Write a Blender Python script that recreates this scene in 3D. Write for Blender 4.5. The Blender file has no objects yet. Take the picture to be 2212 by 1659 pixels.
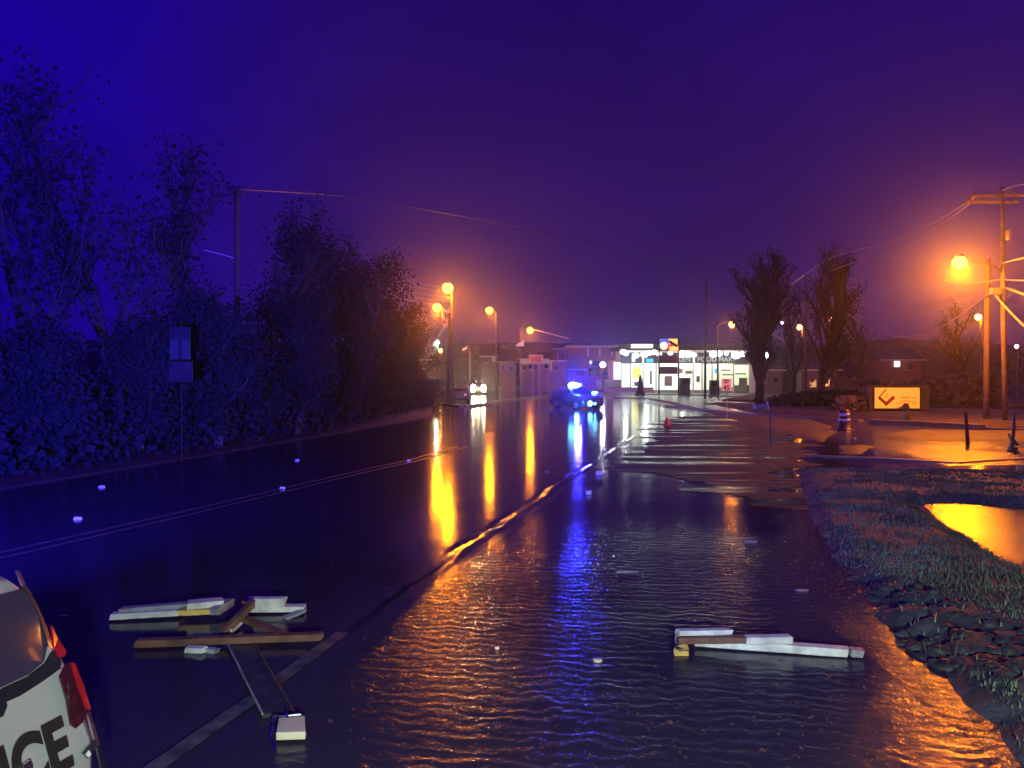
import bpy, bmesh, math, random
import numpy as np
from mathutils import Vector, Matrix, noise
random.seed(7)
rng = np.random.default_rng(7)
S = bpy.context.scene
PI = math.pi
# ------------------------------------------------------------------ camera
CAM_H = 2.5; F = 1661.0; PITCH = math.atan(14.5 / F)
cd = bpy.data.cameras.new("camera"); cam = bpy.data.objects.new("camera", cd); S.collection.objects.link(cam)
cam.location = (0, 0, CAM_H); cam.rotation_euler = (PI / 2 - PITCH, 0, 0)
cd.sensor_width = 36; cd.lens = 36 * F / 2212; cd.clip_start = 0.05; cd.clip_end = 2000
S.camera = cam
# ------------------------------------------------------------------ night sky (town glow near the horizon)
W = bpy.data.worlds.new("World"); S.world = W; W.use_nodes = True
nt = W.node_tree; N = nt.nodes; Lk = nt.links
bg = N["Background"]
tc = N.new("ShaderNodeTexCoord"); sp = N.new("ShaderNodeSeparateXYZ"); Lk.new(tc.outputs["Generated"], sp.inputs[0])
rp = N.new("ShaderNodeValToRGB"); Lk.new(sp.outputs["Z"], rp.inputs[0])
e = rp.color_ramp.elements
e[0].position = 0.0; e[0].color = (0.036, 0.009, 0.100, 1)
e[1].position = 1.0; e[1].color = (0.022, 0.002, 0.36, 1)  # unseen overhead sky made bluer to lift the ambient light
for p, c in ((0.10, (0.029, 0.0065, 0.108, 1)), (0.26, (0.024, 0.005, 0.118, 1)), (0.48, (0.013, 0.002, 0.125, 1))):
    q = e.new(p); q.color = c
rl = N.new("ShaderNodeValToRGB"); Lk.new(sp.outputs["X"], rl.inputs[0])
rl.color_ramp.elements[0].position = 0.0; rl.color_ramp.elements[0].color = (0, 0, 0, 1)
mr = N.new("ShaderNodeMapRange"); mr.inputs[1].default_value = -0.55; mr.inputs[2].default_value = -0.12
mr.inputs[3].default_value = 0.92; mr.inputs[4].default_value = 0.0; mr.interpolation_type = 'SMOOTHSTEP'
Lk.new(sp.outputs["X"], mr.inputs[0]); N.remove(rl)
mx = N.new("ShaderNodeMix"); mx.data_type = 'RGBA'
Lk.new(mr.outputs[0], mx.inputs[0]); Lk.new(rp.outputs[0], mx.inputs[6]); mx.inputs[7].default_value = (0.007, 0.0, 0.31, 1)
cn = N.new("ShaderNodeTexNoise"); cn.inputs["Scale"].default_value = 3.0; cn.inputs["Detail"].default_value = 9; cn.inputs["Roughness"].default_value = .7
cs = N.new("ShaderNodeMapping"); cs.inputs["Scale"].default_value = (1, 1, 2.2); Lk.new(tc.outputs["Generated"], cs.inputs[0]); Lk.new(cs.outputs[0], cn.inputs["Vector"])
cm = N.new("ShaderNodeMapRange"); cm.inputs[1].default_value = .3; cm.inputs[2].default_value = .7; cm.inputs[3].default_value = .78; cm.inputs[4].default_value = 1.22; Lk.new(cn.outputs["Fac"], cm.inputs[0])
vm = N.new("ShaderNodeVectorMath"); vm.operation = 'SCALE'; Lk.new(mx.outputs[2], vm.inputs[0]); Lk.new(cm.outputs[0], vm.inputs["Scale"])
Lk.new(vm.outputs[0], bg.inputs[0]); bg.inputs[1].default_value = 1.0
S.view_settings.view_transform = 'Standard'; S.view_settings.look = 'None'; S.view_settings.exposure = 0; S.view_settings.gamma = 1
S.cycles.sample_clamp_indirect = 4.0; S.cycles.use_denoising = True
S.cycles.max_bounces = 6; S.cycles.transparent_max_bounces = 12

def light(name, kind, loc, power, col, radius=0.15, parent=None, spot=None, aim=None, blend=0.5):
    d = bpy.data.lights.new(name, kind); o = bpy.data.objects.new(name, d); S.collection.objects.link(o)
    d.energy = power; d.color = col; d.shadow_soft_size = radius
    if kind == 'SPOT': d.spot_size = math.radians(spot); d.spot_blend = blend
    o.location = loc
    if aim is not None: o.rotation_euler = (Vector(aim) - Vector(loc)).to_track_quat('-Z', 'Y').to_euler()
    if parent is not None: o.parent = parent; o.location = Vector(loc) - root_of(parent).location
    return o
def root_of(o):
    while o.parent is not None: o = o.parent
    return o
SODIUM = (1.0, 0.23, 0.0); WHITE = (0.85, 1.0, 0.93); BLUE = (0.03, 0.02, 1.0)
# headlights of the vehicle the photographer stands by
light("headlight_beam", 'SPOT', (1.0, -2.0, 2.2), 2600, (0.86, 1.0, 0.88), 0.12, spot=95, aim=(1.8, 8, 0.2), blend=0.9)

# ------------------------------------------------------------------ helpers
cP, sP = math.cos(PITCH), math.sin(PITCH)
def ray(vx, vy):
    a = (vx - 1106) / F; b = (829.5 - vy) / F
    return Vector((a, cP + b * sP, -sP + b * cP))
def G(vx, vy, z=0.0):
    r = ray(vx, vy); t = (z - CAM_H) / r.z
    return Vector((r.x * t, r.y * t, z))
def P(vx, vy, d):
    r = ray(vx, vy); t = d / r.y
    return Vector((r.x * t, d, CAM_H + r.z * t))
COL = S.collection
def tag(o, label=None, cat=None, group=None, kind=None):
    if label: o["label"] = label
    if cat: o["category"] = cat
    if group: o["group"] = group
    if kind: o["kind"] = kind
    return o
def thing(name, label, cat, loc=(0, 0, 0), group=None, rz=0.0):
    o = bpy.data.objects.new(name, None); COL.objects.link(o); o.location = loc; o.rotation_euler = (0, 0, rz)
    o.empty_display_size = 0.2
    return tag(o, label, cat, group)
class MB:
    def __init__(s): s.v = []; s.f = []
    def add(s, vs, fs):
        n = len(s.v); s.v += [tuple(v) for v in vs]; s.f += [tuple(i + n for i in f) for f in fs]; return s
    def box(s, c, size, M=None, taper=1.0):
        hx, hy, hz = size[0] / 2, size[1] / 2, size[2] / 2
        vs = [Vector((x * (taper if z > 0 else 1), y * (taper if z > 0 else 1), z)) for z in (-hz, hz) for x, y in ((-hx, -hy), (hx, -hy), (hx, hy), (-hx, hy))]
        if M is not None: vs = [M @ v for v in vs]
        c = Vector(c)
        return s.add([v + c for v in vs], [(0, 3, 2, 1), (4, 5, 6, 7), (0, 1, 5, 4), (1, 2, 6, 5), (2, 3, 7, 6), (3, 0, 4, 7)])
    def beam(s, a, b, w, h, up=(0, 0, 1)):
        a = Vector(a); b = Vector(b); d = (b - a); L = d.length; d.normalize()
        up = Vector(up); sd = d.cross(up)
        if sd.length < 1e-4: sd = d.cross(Vector((1, 0, 0)))
        sd.normalize(); u = sd.cross(d)
        vs = [p + sd * x * w / 2 + u * y * h / 2 for p in (a, b) for x, y in ((-1, -1), (1, -1), (1, 1), (-1, 1))]
        return s.add(vs, [(0, 1, 2, 3), (7, 6, 5, 4), (0, 4, 5, 1), (1, 5, 6, 2), (2, 6, 7, 3), (3, 7, 4, 0)])
    def tube(s, pts, r, n=8, cap=True):
        pts = [Vector(p) for p in pts]; rs = r if isinstance(r, (list, tuple)) else [r] * len(pts)
        base = len(s.v); fr = None
        for i, p in enumerate(pts):
            d = (pts[min(i + 1, len(pts) - 1)] - pts[max(i - 1, 0)]).normalized()
            if fr is None:
                fr = d.cross(Vector((0, 0, 1)))
                if fr.length < 1e-3: fr = Vector((1, 0, 0))
            fr = (fr - d * fr.dot(d)).normalized(); u = d.cross(fr)
            for k in range(n):
                t = 2 * PI * k / n; s.v.append(tuple(p + (fr * math.cos(t) + u * math.sin(t)) * rs[i]))
        for i in range(len(pts) - 1):
            for k in range(n):
                a = base + i * n + k; b = base + i * n + (k + 1) % n
                s.f.append((a, b, b + n, a + n))
        if cap:
            s.f.append(tuple(base + k for k in reversed(range(n)))); s.f.append(tuple(base + (len(pts) - 1) * n + k for k in range(n)))
        return s
    def lathe(s, c, prof, n=16):
        c = Vector(c); base = len(s.v)
        for r, z in prof:
            for k in range(n):
                t = 2 * PI * k / n; s.v.append((c.x + r * math.cos(t), c.y + r * math.sin(t), c.z + z))
        for i in range(len(prof) - 1):
            for k in range(n):
                a = base + i * n + k; b = base + i * n + (k + 1) % n; s.f.append((a, b, b + n, a + n))
        s.f.append(tuple(base + k for k in reversed(range(n)))); s.f.append(tuple(base + (len(prof) - 1) * n + k for k in range(n)))
        return s
    def prism(s, poly, d):
        d = Vector(d); n = len(poly); vs = [Vector(p) for p in poly] + [Vector(p) + d for p in poly]
        return s.add(vs, [tuple(reversed(range(n))), tuple(range(n, 2 * n))] + [(i, (i + 1) % n, n + (i + 1) % n, n + i) for i in range(n)])
    def blob(s, c, r, n=10, m=6, jit=0.0, sc=(1, 1, 1)):
        prof = []
        base = len(s.v); c = Vector(c)
        for i in range(m + 1):
            ph = PI * i / m
            for k in range(n):
                t = 2 * PI * k / n; q = r * (1 + random.uniform(-jit, jit))
                s.v.append((c.x + q * sc[0] * math.sin(ph) * math.cos(t), c.y + q * sc[1] * math.sin(ph) * math.sin(t), c.z - q * sc[2] * math.cos(ph)))
        for i in range(m):
            for k in range(n):
                a = base + i * n + k; b = base + i * n + (k + 1) % n; s.f.append((a, b, b + n, a + n))
        return s
    def mesh(s, name, off=None):
        me = bpy.data.meshes.new(name)
        o = off or Vector((0, 0, 0))
        me.from_pydata([(x - o.x, y - o.y, z - o.z) for x, y, z in s.v], [], s.f); me.update(); return me
    def build(s, name, mat, parent=None, smooth=False, bevel=0, local=False):
        off = root_of(parent).location if (parent is not None and not local) else Vector((0, 0, 0))
        me = s.mesh(name, off)
        if mat: me.materials.append(mat)
        if smooth:
            me.polygons.foreach_set("use_smooth", [True] * len(me.polygons))
        o = bpy.data.objects.new(name, me); COL.objects.link(o)
        if parent is not None: o.parent = parent
        if bevel:
            b = o.modifiers.new("bevel", 'BEVEL'); b.width = bevel; b.segments = 2; b.limit_method = 'ANGLE'
        return o
def copy_tree(o, parent=None):
    c = o.copy(); COL.objects.link(c); c.parent = parent
    for ch in o.children: copy_tree(ch, c)
    return c

# ------------------------------------------------------------------ materials
MATS = {}
def mat(name, col, rough=0.6, metal=0.0, emit=None, estr=0.0, var=0.25, scale=6.0, bump=0.0, coat=0.0, bscale=None, spec=0.5):
    if name in MATS: return MATS[name]
    m = bpy.data.materials.new(name); m.use_nodes = True; t = m.node_tree; b = t.nodes["Principled BSDF"]
    b.inputs["Roughness"].default_value = rough; b.inputs["Metallic"].default_value = metal
    b.inputs["Coat Weight"].default_value = coat; b.inputs["Specular IOR Level"].default_value = spec
    if emit is None:
        c = t.nodes.new("ShaderNodeTexCoord"); n = t.nodes.new("ShaderNodeTexNoise"); n.inputs["Scale"].default_value = scale; n.inputs["Detail"].default_value = 6
        r = t.nodes.new("ShaderNodeValToRGB"); t.links.new(c.outputs["Object"], n.inputs["Vector"]); t.links.new(n.outputs["Fac"], r.inputs[0])
        r.color_ramp.elements[0].position = 0.3; r.color_ramp.elements[1].position = 0.7
        r.color_ramp.elements[0].color = tuple(x * (1 - var) for x in col) + (1,); r.color_ramp.elements[1].color = tuple(min(1, x * (1 + var)) for x in col) + (1,)
        t.links.new(r.outputs[0], b.inputs["Base Color"])
        if bump:
            n2 = t.nodes.new("ShaderNodeTexNoise"); n2.inputs["Scale"].default_value = bscale or scale * 4; n2.inputs["Detail"].default_value = 8
            t.links.new(c.outputs["Object"], n2.inputs["Vector"])
            bp = t.nodes.new("ShaderNodeBump"); bp.inputs["Strength"].default_value = 1; bp.inputs["Distance"].default_value = bump
            t.links.new(n2.outputs["Fac"], bp.inputs["Height"]); t.links.new(bp.outputs[0], b.inputs["Normal"])
    else:
        b.inputs["Base Color"].default_value = tuple(col) + (1,)
        b.inputs["Emission Color"].default_value = tuple(emit) + (1,); b.inputs["Emission Strength"].default_value = estr
    MATS[name] = m; return m
M_asphalt = mat("asphalt", (0.035, 0.034, 0.036), 0.35, var=0.35, scale=3, bump=0.004, bscale=60)
M_mud = mat("mud", (0.05, 0.042, 0.038), 0.45, var=0.5, scale=2.5, bump=0.03, bscale=9)
M_soil = mat("soil", (0.045, 0.05, 0.052), 0.6, var=0.5, scale=5, bump=0.02, bscale=22)
M_conc = mat("concrete", (0.20, 0.18, 0.17), 0.55, var=0.3, scale=2, bump=0.004)
M_paint = mat("road_paint_white", (0.7, 0.7, 0.7), 0.5, var=0.4, scale=7)
M_yell = mat("road_paint_yellow", (0.65, 0.42, 0.10), 0.5, var=0.4, scale=7)
M_bark = mat("bark", (0.026, 0.021, 0.02), 0.9, spec=0.1, var=0.4, scale=8, bump=0.01)
M_leaf = mat("leaves", (0.022, 0.025, 0.024), 0.9, spec=0.05, var=0.5, scale=0.8)
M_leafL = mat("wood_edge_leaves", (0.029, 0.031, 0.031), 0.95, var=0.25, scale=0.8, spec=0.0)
M_barkL = mat("lightened_bark", (0.075, 0.07, 0.07), 0.95, var=0.3, scale=3, spec=0.0)  # bark colour lightened so the left trunks pass as lit by the strobe
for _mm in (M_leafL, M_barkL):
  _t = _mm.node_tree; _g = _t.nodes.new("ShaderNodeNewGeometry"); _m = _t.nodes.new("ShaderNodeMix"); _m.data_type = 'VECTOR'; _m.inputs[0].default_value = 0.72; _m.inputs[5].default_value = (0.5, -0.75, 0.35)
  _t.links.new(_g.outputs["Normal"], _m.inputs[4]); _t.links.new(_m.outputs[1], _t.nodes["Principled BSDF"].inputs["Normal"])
M_pole = mat("pole_wood", (0.14, 0.10, 0.075), 0.7, var=0.3, scale=3, bump=0.004)
M_metal = mat("galvanised_steel", (0.32, 0.32, 0.33), 0.4, 0.6, var=0.15)
M_dark = mat("dark_metal", (0.03, 0.03, 0.035), 0.4, 0.2, var=0.2)
M_cable = mat("cable", (0.26, 0.23, 0.25), 0.35, var=0.2)
M_brick = mat("brick", (0.42, 0.15, 0.11), 0.8, var=0.3, scale=4)
M_trim = mat("trim_paint", (0.62, 0.58, 0.55), 0.6, var=0.12)
M_roof = mat("roof_shingle", (0.06, 0.05, 0.055), 0.8, var=0.3)
M_glassd = mat("dark_glass", (0.01, 0.01, 0.015), 0.06, var=0.1, spec=1.0)
M_siding = mat("siding", (0.16, 0.13, 0.13), 0.7, var=0.15)
M_white = mat("white_board", (0.66, 0.69, 0.60), 0.45, var=0.3, scale=9, bump=0.003, bscale=30)
M_whited = mat("dirty_board", (0.30, 0.31, 0.33), 0.5, var=0.4, scale=8, bump=0.003)
M_brown = mat("brown_board", (0.16, 0.075, 0.045), 0.55, var=0.45, scale=7, bump=0.004, bscale=30)
M_dboard = mat("waterlogged_board", (0.035, 0.035, 0.045), 0.35, var=0.5, scale=7, bump=0.004)
M_ylw = mat("yellow_paint", (0.75, 0.55, 0.12), 0.5, var=0.15)
M_cream = mat("cream_paint", (0.72, 0.66, 0.45), 0.5, var=0.1)
M_tyre = mat("tyre_rubber", (0.02, 0.02, 0.02), 0.8, var=0.2)
M_orange = mat("orange_plastic", (0.75, 0.12, 0.03), 0.5, var=0.1)
M_refl = mat("reflective_white", (0.9, 0.9, 0.9), 0.35, var=0.05)
E_sod = mat("lit_sodium_lamp", (1, .6, .1), 0.5, emit=(1.0, 0.38, 0.012), estr=30)
E_sod2 = mat("lit_distant_sodium_lamp", (1, .6, .1), 0.5, emit=(1.0, 0.42, 0.10), estr=14)
E_whl = mat("lit_white_lamp", (1, 1, 1), 0.5, emit=(0.85, 0.92, 1.0), estr=10)
E_grl = mat("lit_mercury_lamp", (1, 1, 1), 0.5, emit=(0.6, 1.0, 0.72), estr=8)

# ------------------------------------------------------------------ terrain fields
def pl(pts): return np.array([[p.x, p.y] for p in pts])
def seg_dist(X, Y, poly, closed=True):
    d = np.full(X.shape, 1e9); n = len(poly)
    for i in range(n if closed else n - 1):
        a = poly[i]; b = poly[(i + 1) % n]; ab = b - a
        t = np.clip(((X - a[0]) * ab[0] + (Y - a[1]) * ab[1]) / (ab @ ab), 0, 1)
        d = np.minimum(d, np.hypot(X - a[0] - t * ab[0], Y - a[1] - t * ab[1]))
    return d
def inside(X, Y, poly):
    r = np.zeros(X.shape, bool); n = len(poly); j = n - 1
    for i in range(n):
        xi, yi = poly[i]; xj, yj = poly[j]
        c = ((yi > Y) != (yj > Y)) & (X < (xj - xi) * (Y - yi) / (yj - yi + 1e-12) + xi); r ^= c; j = i
    return r
def sdist(X, Y, poly):
    d = seg_dist(X, Y, poly); return np.where(inside(X, Y, poly), d, -d)
def vnoise(X, Y, s, seed=0, octv=3):
    out = np.zeros(X.shape); amp = 1.0; tot = 0
    for o in range(octv):
        r = np.random.default_rng(seed + o * 17); T = r.random((256, 256))
        x = X / s; y = Y / s; xi = np.floor(x).astype(int); yi = np.floor(y).astype(int); fx = x - xi; fy = y - yi
        fx = fx * fx * (3 - 2 * fx); fy = fy * fy * (3 - 2 * fy)
        g = lambda a, b: T[a % 256, b % 256]
        out += amp * ((g(xi, yi) * (1 - fx) + g(xi + 1, yi) * fx) * (1 - fy) + (g(xi, yi + 1) * (1 - fx) + g(xi + 1, yi + 1) * fx) * fy)
        tot += amp; amp *= 0.5; s *= 0.5
    return out / tot
def grid(name, xs, ys, zf, m, kind='structure', smooth=True, keep=None):
    X, Y = np.meshgrid(xs, ys); Z = zf(X, Y); nx, ny = len(xs), len(ys)
    me = bpy.data.meshes.new(name); co = np.stack([X, Y, Z], -1).reshape(-1, 3)
    idx = np.arange(nx * ny).reshape(ny, nx)
    q = np.stack([idx[:-1, :-1], idx[:-1, 1:], idx[1:, 1:], idx[1:, :-1]], -1).reshape(-1, 4)
    if keep is not None:
        k = keep(X, Y, Z).reshape(-1); q = q[k[q].any(1)]
    used = np.unique(q); rm = np.full(nx * ny, -1); rm[used] = np.arange(len(used))
    me.from_pydata(co[used].tolist(), [], rm[q].tolist()); me.update(); me.materials.append(m)
    me.polygons.foreach_set("use_smooth", [smooth] * len(me.polygons))
    o = bpy.data.objects.new(name, me); COL.objects.link(o)
    if kind: o["kind"] = kind
    return o
# road layout
ridge = [G(150, 1800), G(350, 1650), G(640, 1440), G(900, 1263), G(1010, 1180), G(1105, 1120), G(1200, 1050), G(1330, 970), G(1400, 922), G(1440, 905)]
rid = pl(ridge)
# ground sheet
b = MB(); b.add([(-360, -60, -0.30), (360, -60, -0.30), (360, 380, -0.30), (-360, 380, -0.30)], [(0, 1, 2, 3)]); o = b.build("ground", M_soil); o["kind"] = "structure"
road_poly = [Vector((-10.5, -10, -0.06)), G(-900, 1330, -.06), G(0, 1062, -.06), G(520, 975, -.06), G(932, 905, -.06), G(930, 868, -.06), G(1060, 842, -.06), G(1090, 835, -.06), G(1330, 838, -.06), G(1500, 862, -.06), G(2500, 905, -.06), G(2700, 1010, -.06), G(1700, 1030, -.06), G(2300, 1800, -.06), Vector((6, -10, -0.06))]
b = MB(); b.add(road_poly, [tuple(range(len(road_poly)))]); o = b.build("road", M_asphalt); o["kind"] = "structure"
me = o.data; bm = bmesh.new(); bm.from_mesh(me); bmesh.ops.triangulate(bm, faces=bm.faces[:]); bmesh.ops.recalc_face_normals(bm, faces=bm.faces[:]); bm.to_mesh(me); bm.free()
def strip(name, pts, w, m, z, mats=None):
    b = MB(); n = len(pts)
    L = []
    for i, p in enumerate(pts):
        d = (Vector(pts[min(i + 1, n - 1)]) - Vector(pts[max(i - 1, 0)])); s = Vector((d.y, -d.x, 0)).normalized() * w / 2
        L += [(p[0] - s.x, p[1] - s.y, z), (p[0] + s.x, p[1] + s.y, z)]
    b.add(L, [(2 * i, 2 * i + 1, 2 * i + 3, 2 * i + 2) for i in range(n - 1)])
    o = b.build(name, m); o["kind"] = "structure"; return o
yl = [G(-600, 1330), G(0, 1201), G(400, 1110), G(800, 1015), G(890, 996), G(1000, 965), G(1090, 935), G(1130, 905), G(1150, 880)]
def off(pts, d):
    r = []
    for i, p in enumerate(pts):
        t = pts[min(i + 1, len(pts) - 1)] - pts[max(i - 1, 0)]; s = Vector((t.y, -t.x, 0)).normalized() * d; r.append(p + s)
    return r
M_yl2 = mat("worn_yellow_paint", (0.13, 0.10, 0.07), 0.5, var=0.7, scale=9)
yl = yl[:6]
strip("centre_line", off(yl, 0.17), 0.10, M_yl2, 0.010); strip("centre_line", off(yl, -0.17), 0.11, M_yl2, 0.010)
strip("edge_line", [G(250, 1725), G(350, 1650), G(520, 1530), G(640, 1442), G(740, 1368)], 0.14, mat("worn_edge_paint", (0.08, 0.08, 0.09), .5, var=.8, scale=6), 0.012)
strip("edge_line", off(ridge, 0.22), 0.16, M_paint, -0.014)
for a, c in (((1319, 997), (1609, 1018)), ((1415, 1031), (1600, 1048)), ((1380, 1075), (1560, 1085))):
    strip("ripple_line", [G(*a), G(*c)], 0.10, M_paint, -0.012)  # pale painted strips stand in for ripple lines on the water

# water material
def water_mat():
    m = bpy.data.materials.new("flood_water"); m.use_nodes = True; t = m.node_tree; n = t.nodes; l = t.links
    n.remove(n["Principled BSDF"]); out = n["Material Output"]
    tc = n.new("ShaderNodeTexCoord"); at = n.new("ShaderNodeAttribute"); at.attribute_name = "chop"
    def noise(sc, det, stretch=(1, 1, 1), rot=0):
        mp = n.new("ShaderNodeMapping"); mp.inputs["Scale"].default_value = stretch; mp.inputs["Rotation"].default_value = (0, 0, rot)
        l.new(tc.outputs["Object"], mp.inputs[0]); x = n.new("ShaderNodeTexNoise"); x.inputs["Scale"].default_value = sc; x.inputs["Detail"].default_value = det
        l.new(mp.outputs[0], x.inputs["Vector"]); return x.outputs["Fac"]
    def mul(a, bq):
        x = n.new("ShaderNodeMath"); x.operation = 'MULTIPLY'
        for i, v in enumerate((a, bq)):
            if isinstance(v, (int, float)): x.inputs[i].default_value = v
            else: l.new(v, x.inputs[i])
        return x.outputs[0]
    def add(a, bq):
        x = n.new("ShaderNodeMath"); x.operation = 'ADD'; l.new(a, x.inputs[0]); l.new(bq, x.inputs[1]); return x.outputs[0]
    mp = n.new("ShaderNodeMapping"); mp.inputs["Rotation"].default_value = (0, 0, math.radians(97)); l.new(tc.outputs["Object"], mp.inputs[0])
    wv = n.new("ShaderNodeTexWave"); wv.inputs["Scale"].default_value = 1.9; wv.inputs["Distortion"].default_value = 8.5; wv.inputs["Detail"].default_value = 3.5; wv.inputs["Detail Scale"].default_value = 1.9
    l.new(mp.outputs[0], wv.inputs["Vector"])
    fine = noise(55, 4); mid = noise(7, 3, (0.6, 1.3, 1)); big = noise(0.9, 2, (0.3, 1.6, 1), 0.15)
    chop = at.outputs["Fac"]
    h = add(mul(fine, 0.0023), mul(mid, 0.0030))
    h = mul(h, add(mul(chop, 1.5), n.new("ShaderNodeValue").outputs[0])); n["Value"].outputs[0].default_value = 0.20
    h = add(h, mul(mul(wv.outputs["Fac"], chop), 0.0036))
    h = add(h, mul(mul(noise(15, 3, (.8, 1.25, 1), .3), chop), 0.0036))
    h = add(h, mul(big, 0.004))
    bp = n.new("ShaderNodeBump"); bp.inputs["Strength"].default_value = 1; bp.inputs["Distance"].default_value = 1.0; l.new(h, bp.inputs["Height"])
    fr = n.new("ShaderNodeFresnel"); fr.inputs["IOR"].default_value = 1.40; l.new(bp.outputs[0], fr.inputs["Normal"])
    gl = n.new("ShaderNodeBsdfGlossy"); l.new(bp.outputs[0], gl.inputs["Normal"])
    rr = n.new("ShaderNodeMapRange"); rr.inputs[3].default_value = 0.05; rr.inputs[4].default_value = 0.14; l.new(noise(0.5, 2, (0.2, 2.0, 1), 0.1), rr.inputs[0]); l.new(add(rr.outputs[0], mul(chop, 0.035)), gl.inputs["Roughness"])
    tr = n.new("ShaderNodeBsdfTransparent"); tr.inputs[0].default_value = (0.55, 0.52, 0.50, 1)
    df = n.new("ShaderNodeBsdfDiffuse"); df.inputs[0].default_value = (0.06, 0.052, 0.085, 1)  # bluish body colour stands in for blue light on the water
    m1 = n.new("ShaderNodeMixShader"); m1.inputs[0].default_value = 0.65; l.new(tr.outputs[0], m1.inputs[1]); l.new(df.outputs[0], m1.inputs[2])
    m2 = n.new("ShaderNodeMixShader"); l.new(fr.outputs[0], m2.inputs[0]); l.new(m1.outputs[0], m2.inputs[1]); l.new(gl.outputs[0], m2.inputs[2])
    l.new(m2.outputs[0], out.inputs[0]); return m
M_water = water_mat()
xs = np.concatenate([np.arange(-40, -6, 1.0), np.arange(-6, 9, 0.05), np.arange(9, 50, 0.8)])
ys = np.concatenate([np.arange(0, 4, 0.5), np.arange(4, 16, 0.05), np.arange(16, 30, 0.1), np.arange(30, 62, 0.4), np.arange(62, 172, 5)])
def side(X, Y):
    # positive to the right of the ridge line
    xr = np.interp(Y, rid[:, 1], rid[:, 0]); return X - xr
def water_z(X, Y):
    s = side(X, Y) + (vnoise(X, Y, 0.8, 3) - 0.5) * 0.20
    fade = np.clip((48 - Y) / 10, 0, 1) * np.clip(Y - 2, 0, 1)
    amp = 0.1 + 1.6 * vnoise(X, Y, 0.9, 9) * (0.5 + vnoise(X, Y, 0.18, 19, 2))
    return fade * amp * (0.010 * np.exp(-((s - 0.03) / 0.06) ** 2) - 0.010 * np.exp(-((s + 0.10) / 0.06) ** 2)) * (0.4 + 0.6 * np.clip(Y / 12, 0, 1))
wat = grid("flood_water", xs, ys, water_z, M_water)
me = wat.data; co = np.empty(len(me.vertices) * 3); me.vertices.foreach_get("co", co); co = co.reshape(-1, 3)
s_ = side(co[:, 0], co[:, 1]); chop = np.clip(s_ / 0.5, 0, 1) * np.clip((15 - co[:, 1]) / 7, 0.12, 1)
chop *= 1 - .75 * np.exp(-((co[:, 0] - G(1650, 1415).x) ** 2 / 1.3 + (co[:, 1] - G(1650, 1425).y) ** 2 / .5))
chop *= 0.35 + 0.9 * vnoise(co[:, 0] * 0.5, co[:, 1], 1.3, 21)
sr_ = (co[:, 1] > 21.8) & (co[:, 0] > 12.5); chop = np.where(sr_, 2.2, chop); chop = np.where((co[:, 1] < 12) & (co[:, 0] > 3.2), chop * 1.5, chop); chop = np.where(inside(co[:, 0], co[:, 1], pl([G(1980, 1080), G(2600, 1080), G(2600, 1500), G(2212, 1300)])), .9, chop)
at = me.attributes.new("chop", 'FLOAT', 'POINT'); at.data.foreach_set("value", chop.astype(np.float32))

# grass verge, right
vb = [G(1712, 1016), G(1728, 1060), G(1742, 1110), G(1775, 1160), G(1800, 1215), G(1835, 1262), G(1900, 1330), G(1945, 1395), G(2040, 1470), G(2130, 1560), G(2200, 1640), G(2330, 1800), Vector((22, 2, 0)), Vector((26, 21.5, 0)), G(2212, 1022), G(1950, 1019)]
verge = pl(vb)
pud = pl([G(1990, 1093), G(2080, 1090), G(2212, 1101), G(2500, 1125), G(2600, 1400), G(2330, 1290), G(2212, 1218), G(2130, 1172), G(2060, 1135)])
mudband = pl([G(1800, 1235), G(1880, 1255), G(2000, 1290), G(2212, 1370), G(2500, 1500), G(2500, 1700), G(2280, 1560), G(2080, 1460), G(1950, 1395), G(1850, 1300)])
def verge_z(X, Y):
    d = sdist(X, Y, verge) + (vnoise(X, Y, 0.5, 5) - 0.5) * 0.35
    dp = sdist(X, Y, pud) + (vnoise(X, Y, 0.35, 6) - 0.5) * 0.25
    z = -0.10 + 0.20 * np.clip((d + 0.25) / 0.6, 0, 1) + 0.08 * np.clip(d / 4, 0, 1)
    z += 0.05 * (vnoise(X, Y, 0.9, 8) - 0.5)
    mb = np.clip(sdist(X, Y, mudband) / 0.35 + 0.5, 0, 1)
    lump = np.abs(vnoise(X + 0.3 * vnoise(X, Y, .4, 91), Y, 0.30, 12, 3) - 0.5) * 2
    z += mb * (0.15 * lump ** 0.8 + .03 * (vnoise(X, Y, .12, 14, 2) - .5) - 0.07)
    z = np.where(dp > -0.6, z * np.clip(-dp / 0.6, 0, 1) + (-0.06) * np.clip(1 + dp / 0.6, 0, 1) , z)
    return z
M_verge = mat("verge_soil", (0.065, 0.072, 0.065), 0.75, var=0.45, scale=4, bump=0.02, bscale=18)
vg = grid("grass_verge", np.arange(-1, 26, 0.07), np.concatenate([np.arange(2.5, 12, 0.06), np.arange(12, 23, 0.1)]), verge_z, M_verge, keep=lambda X, Y, Z: sdist(X, Y, verge) > -0.6)
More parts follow.
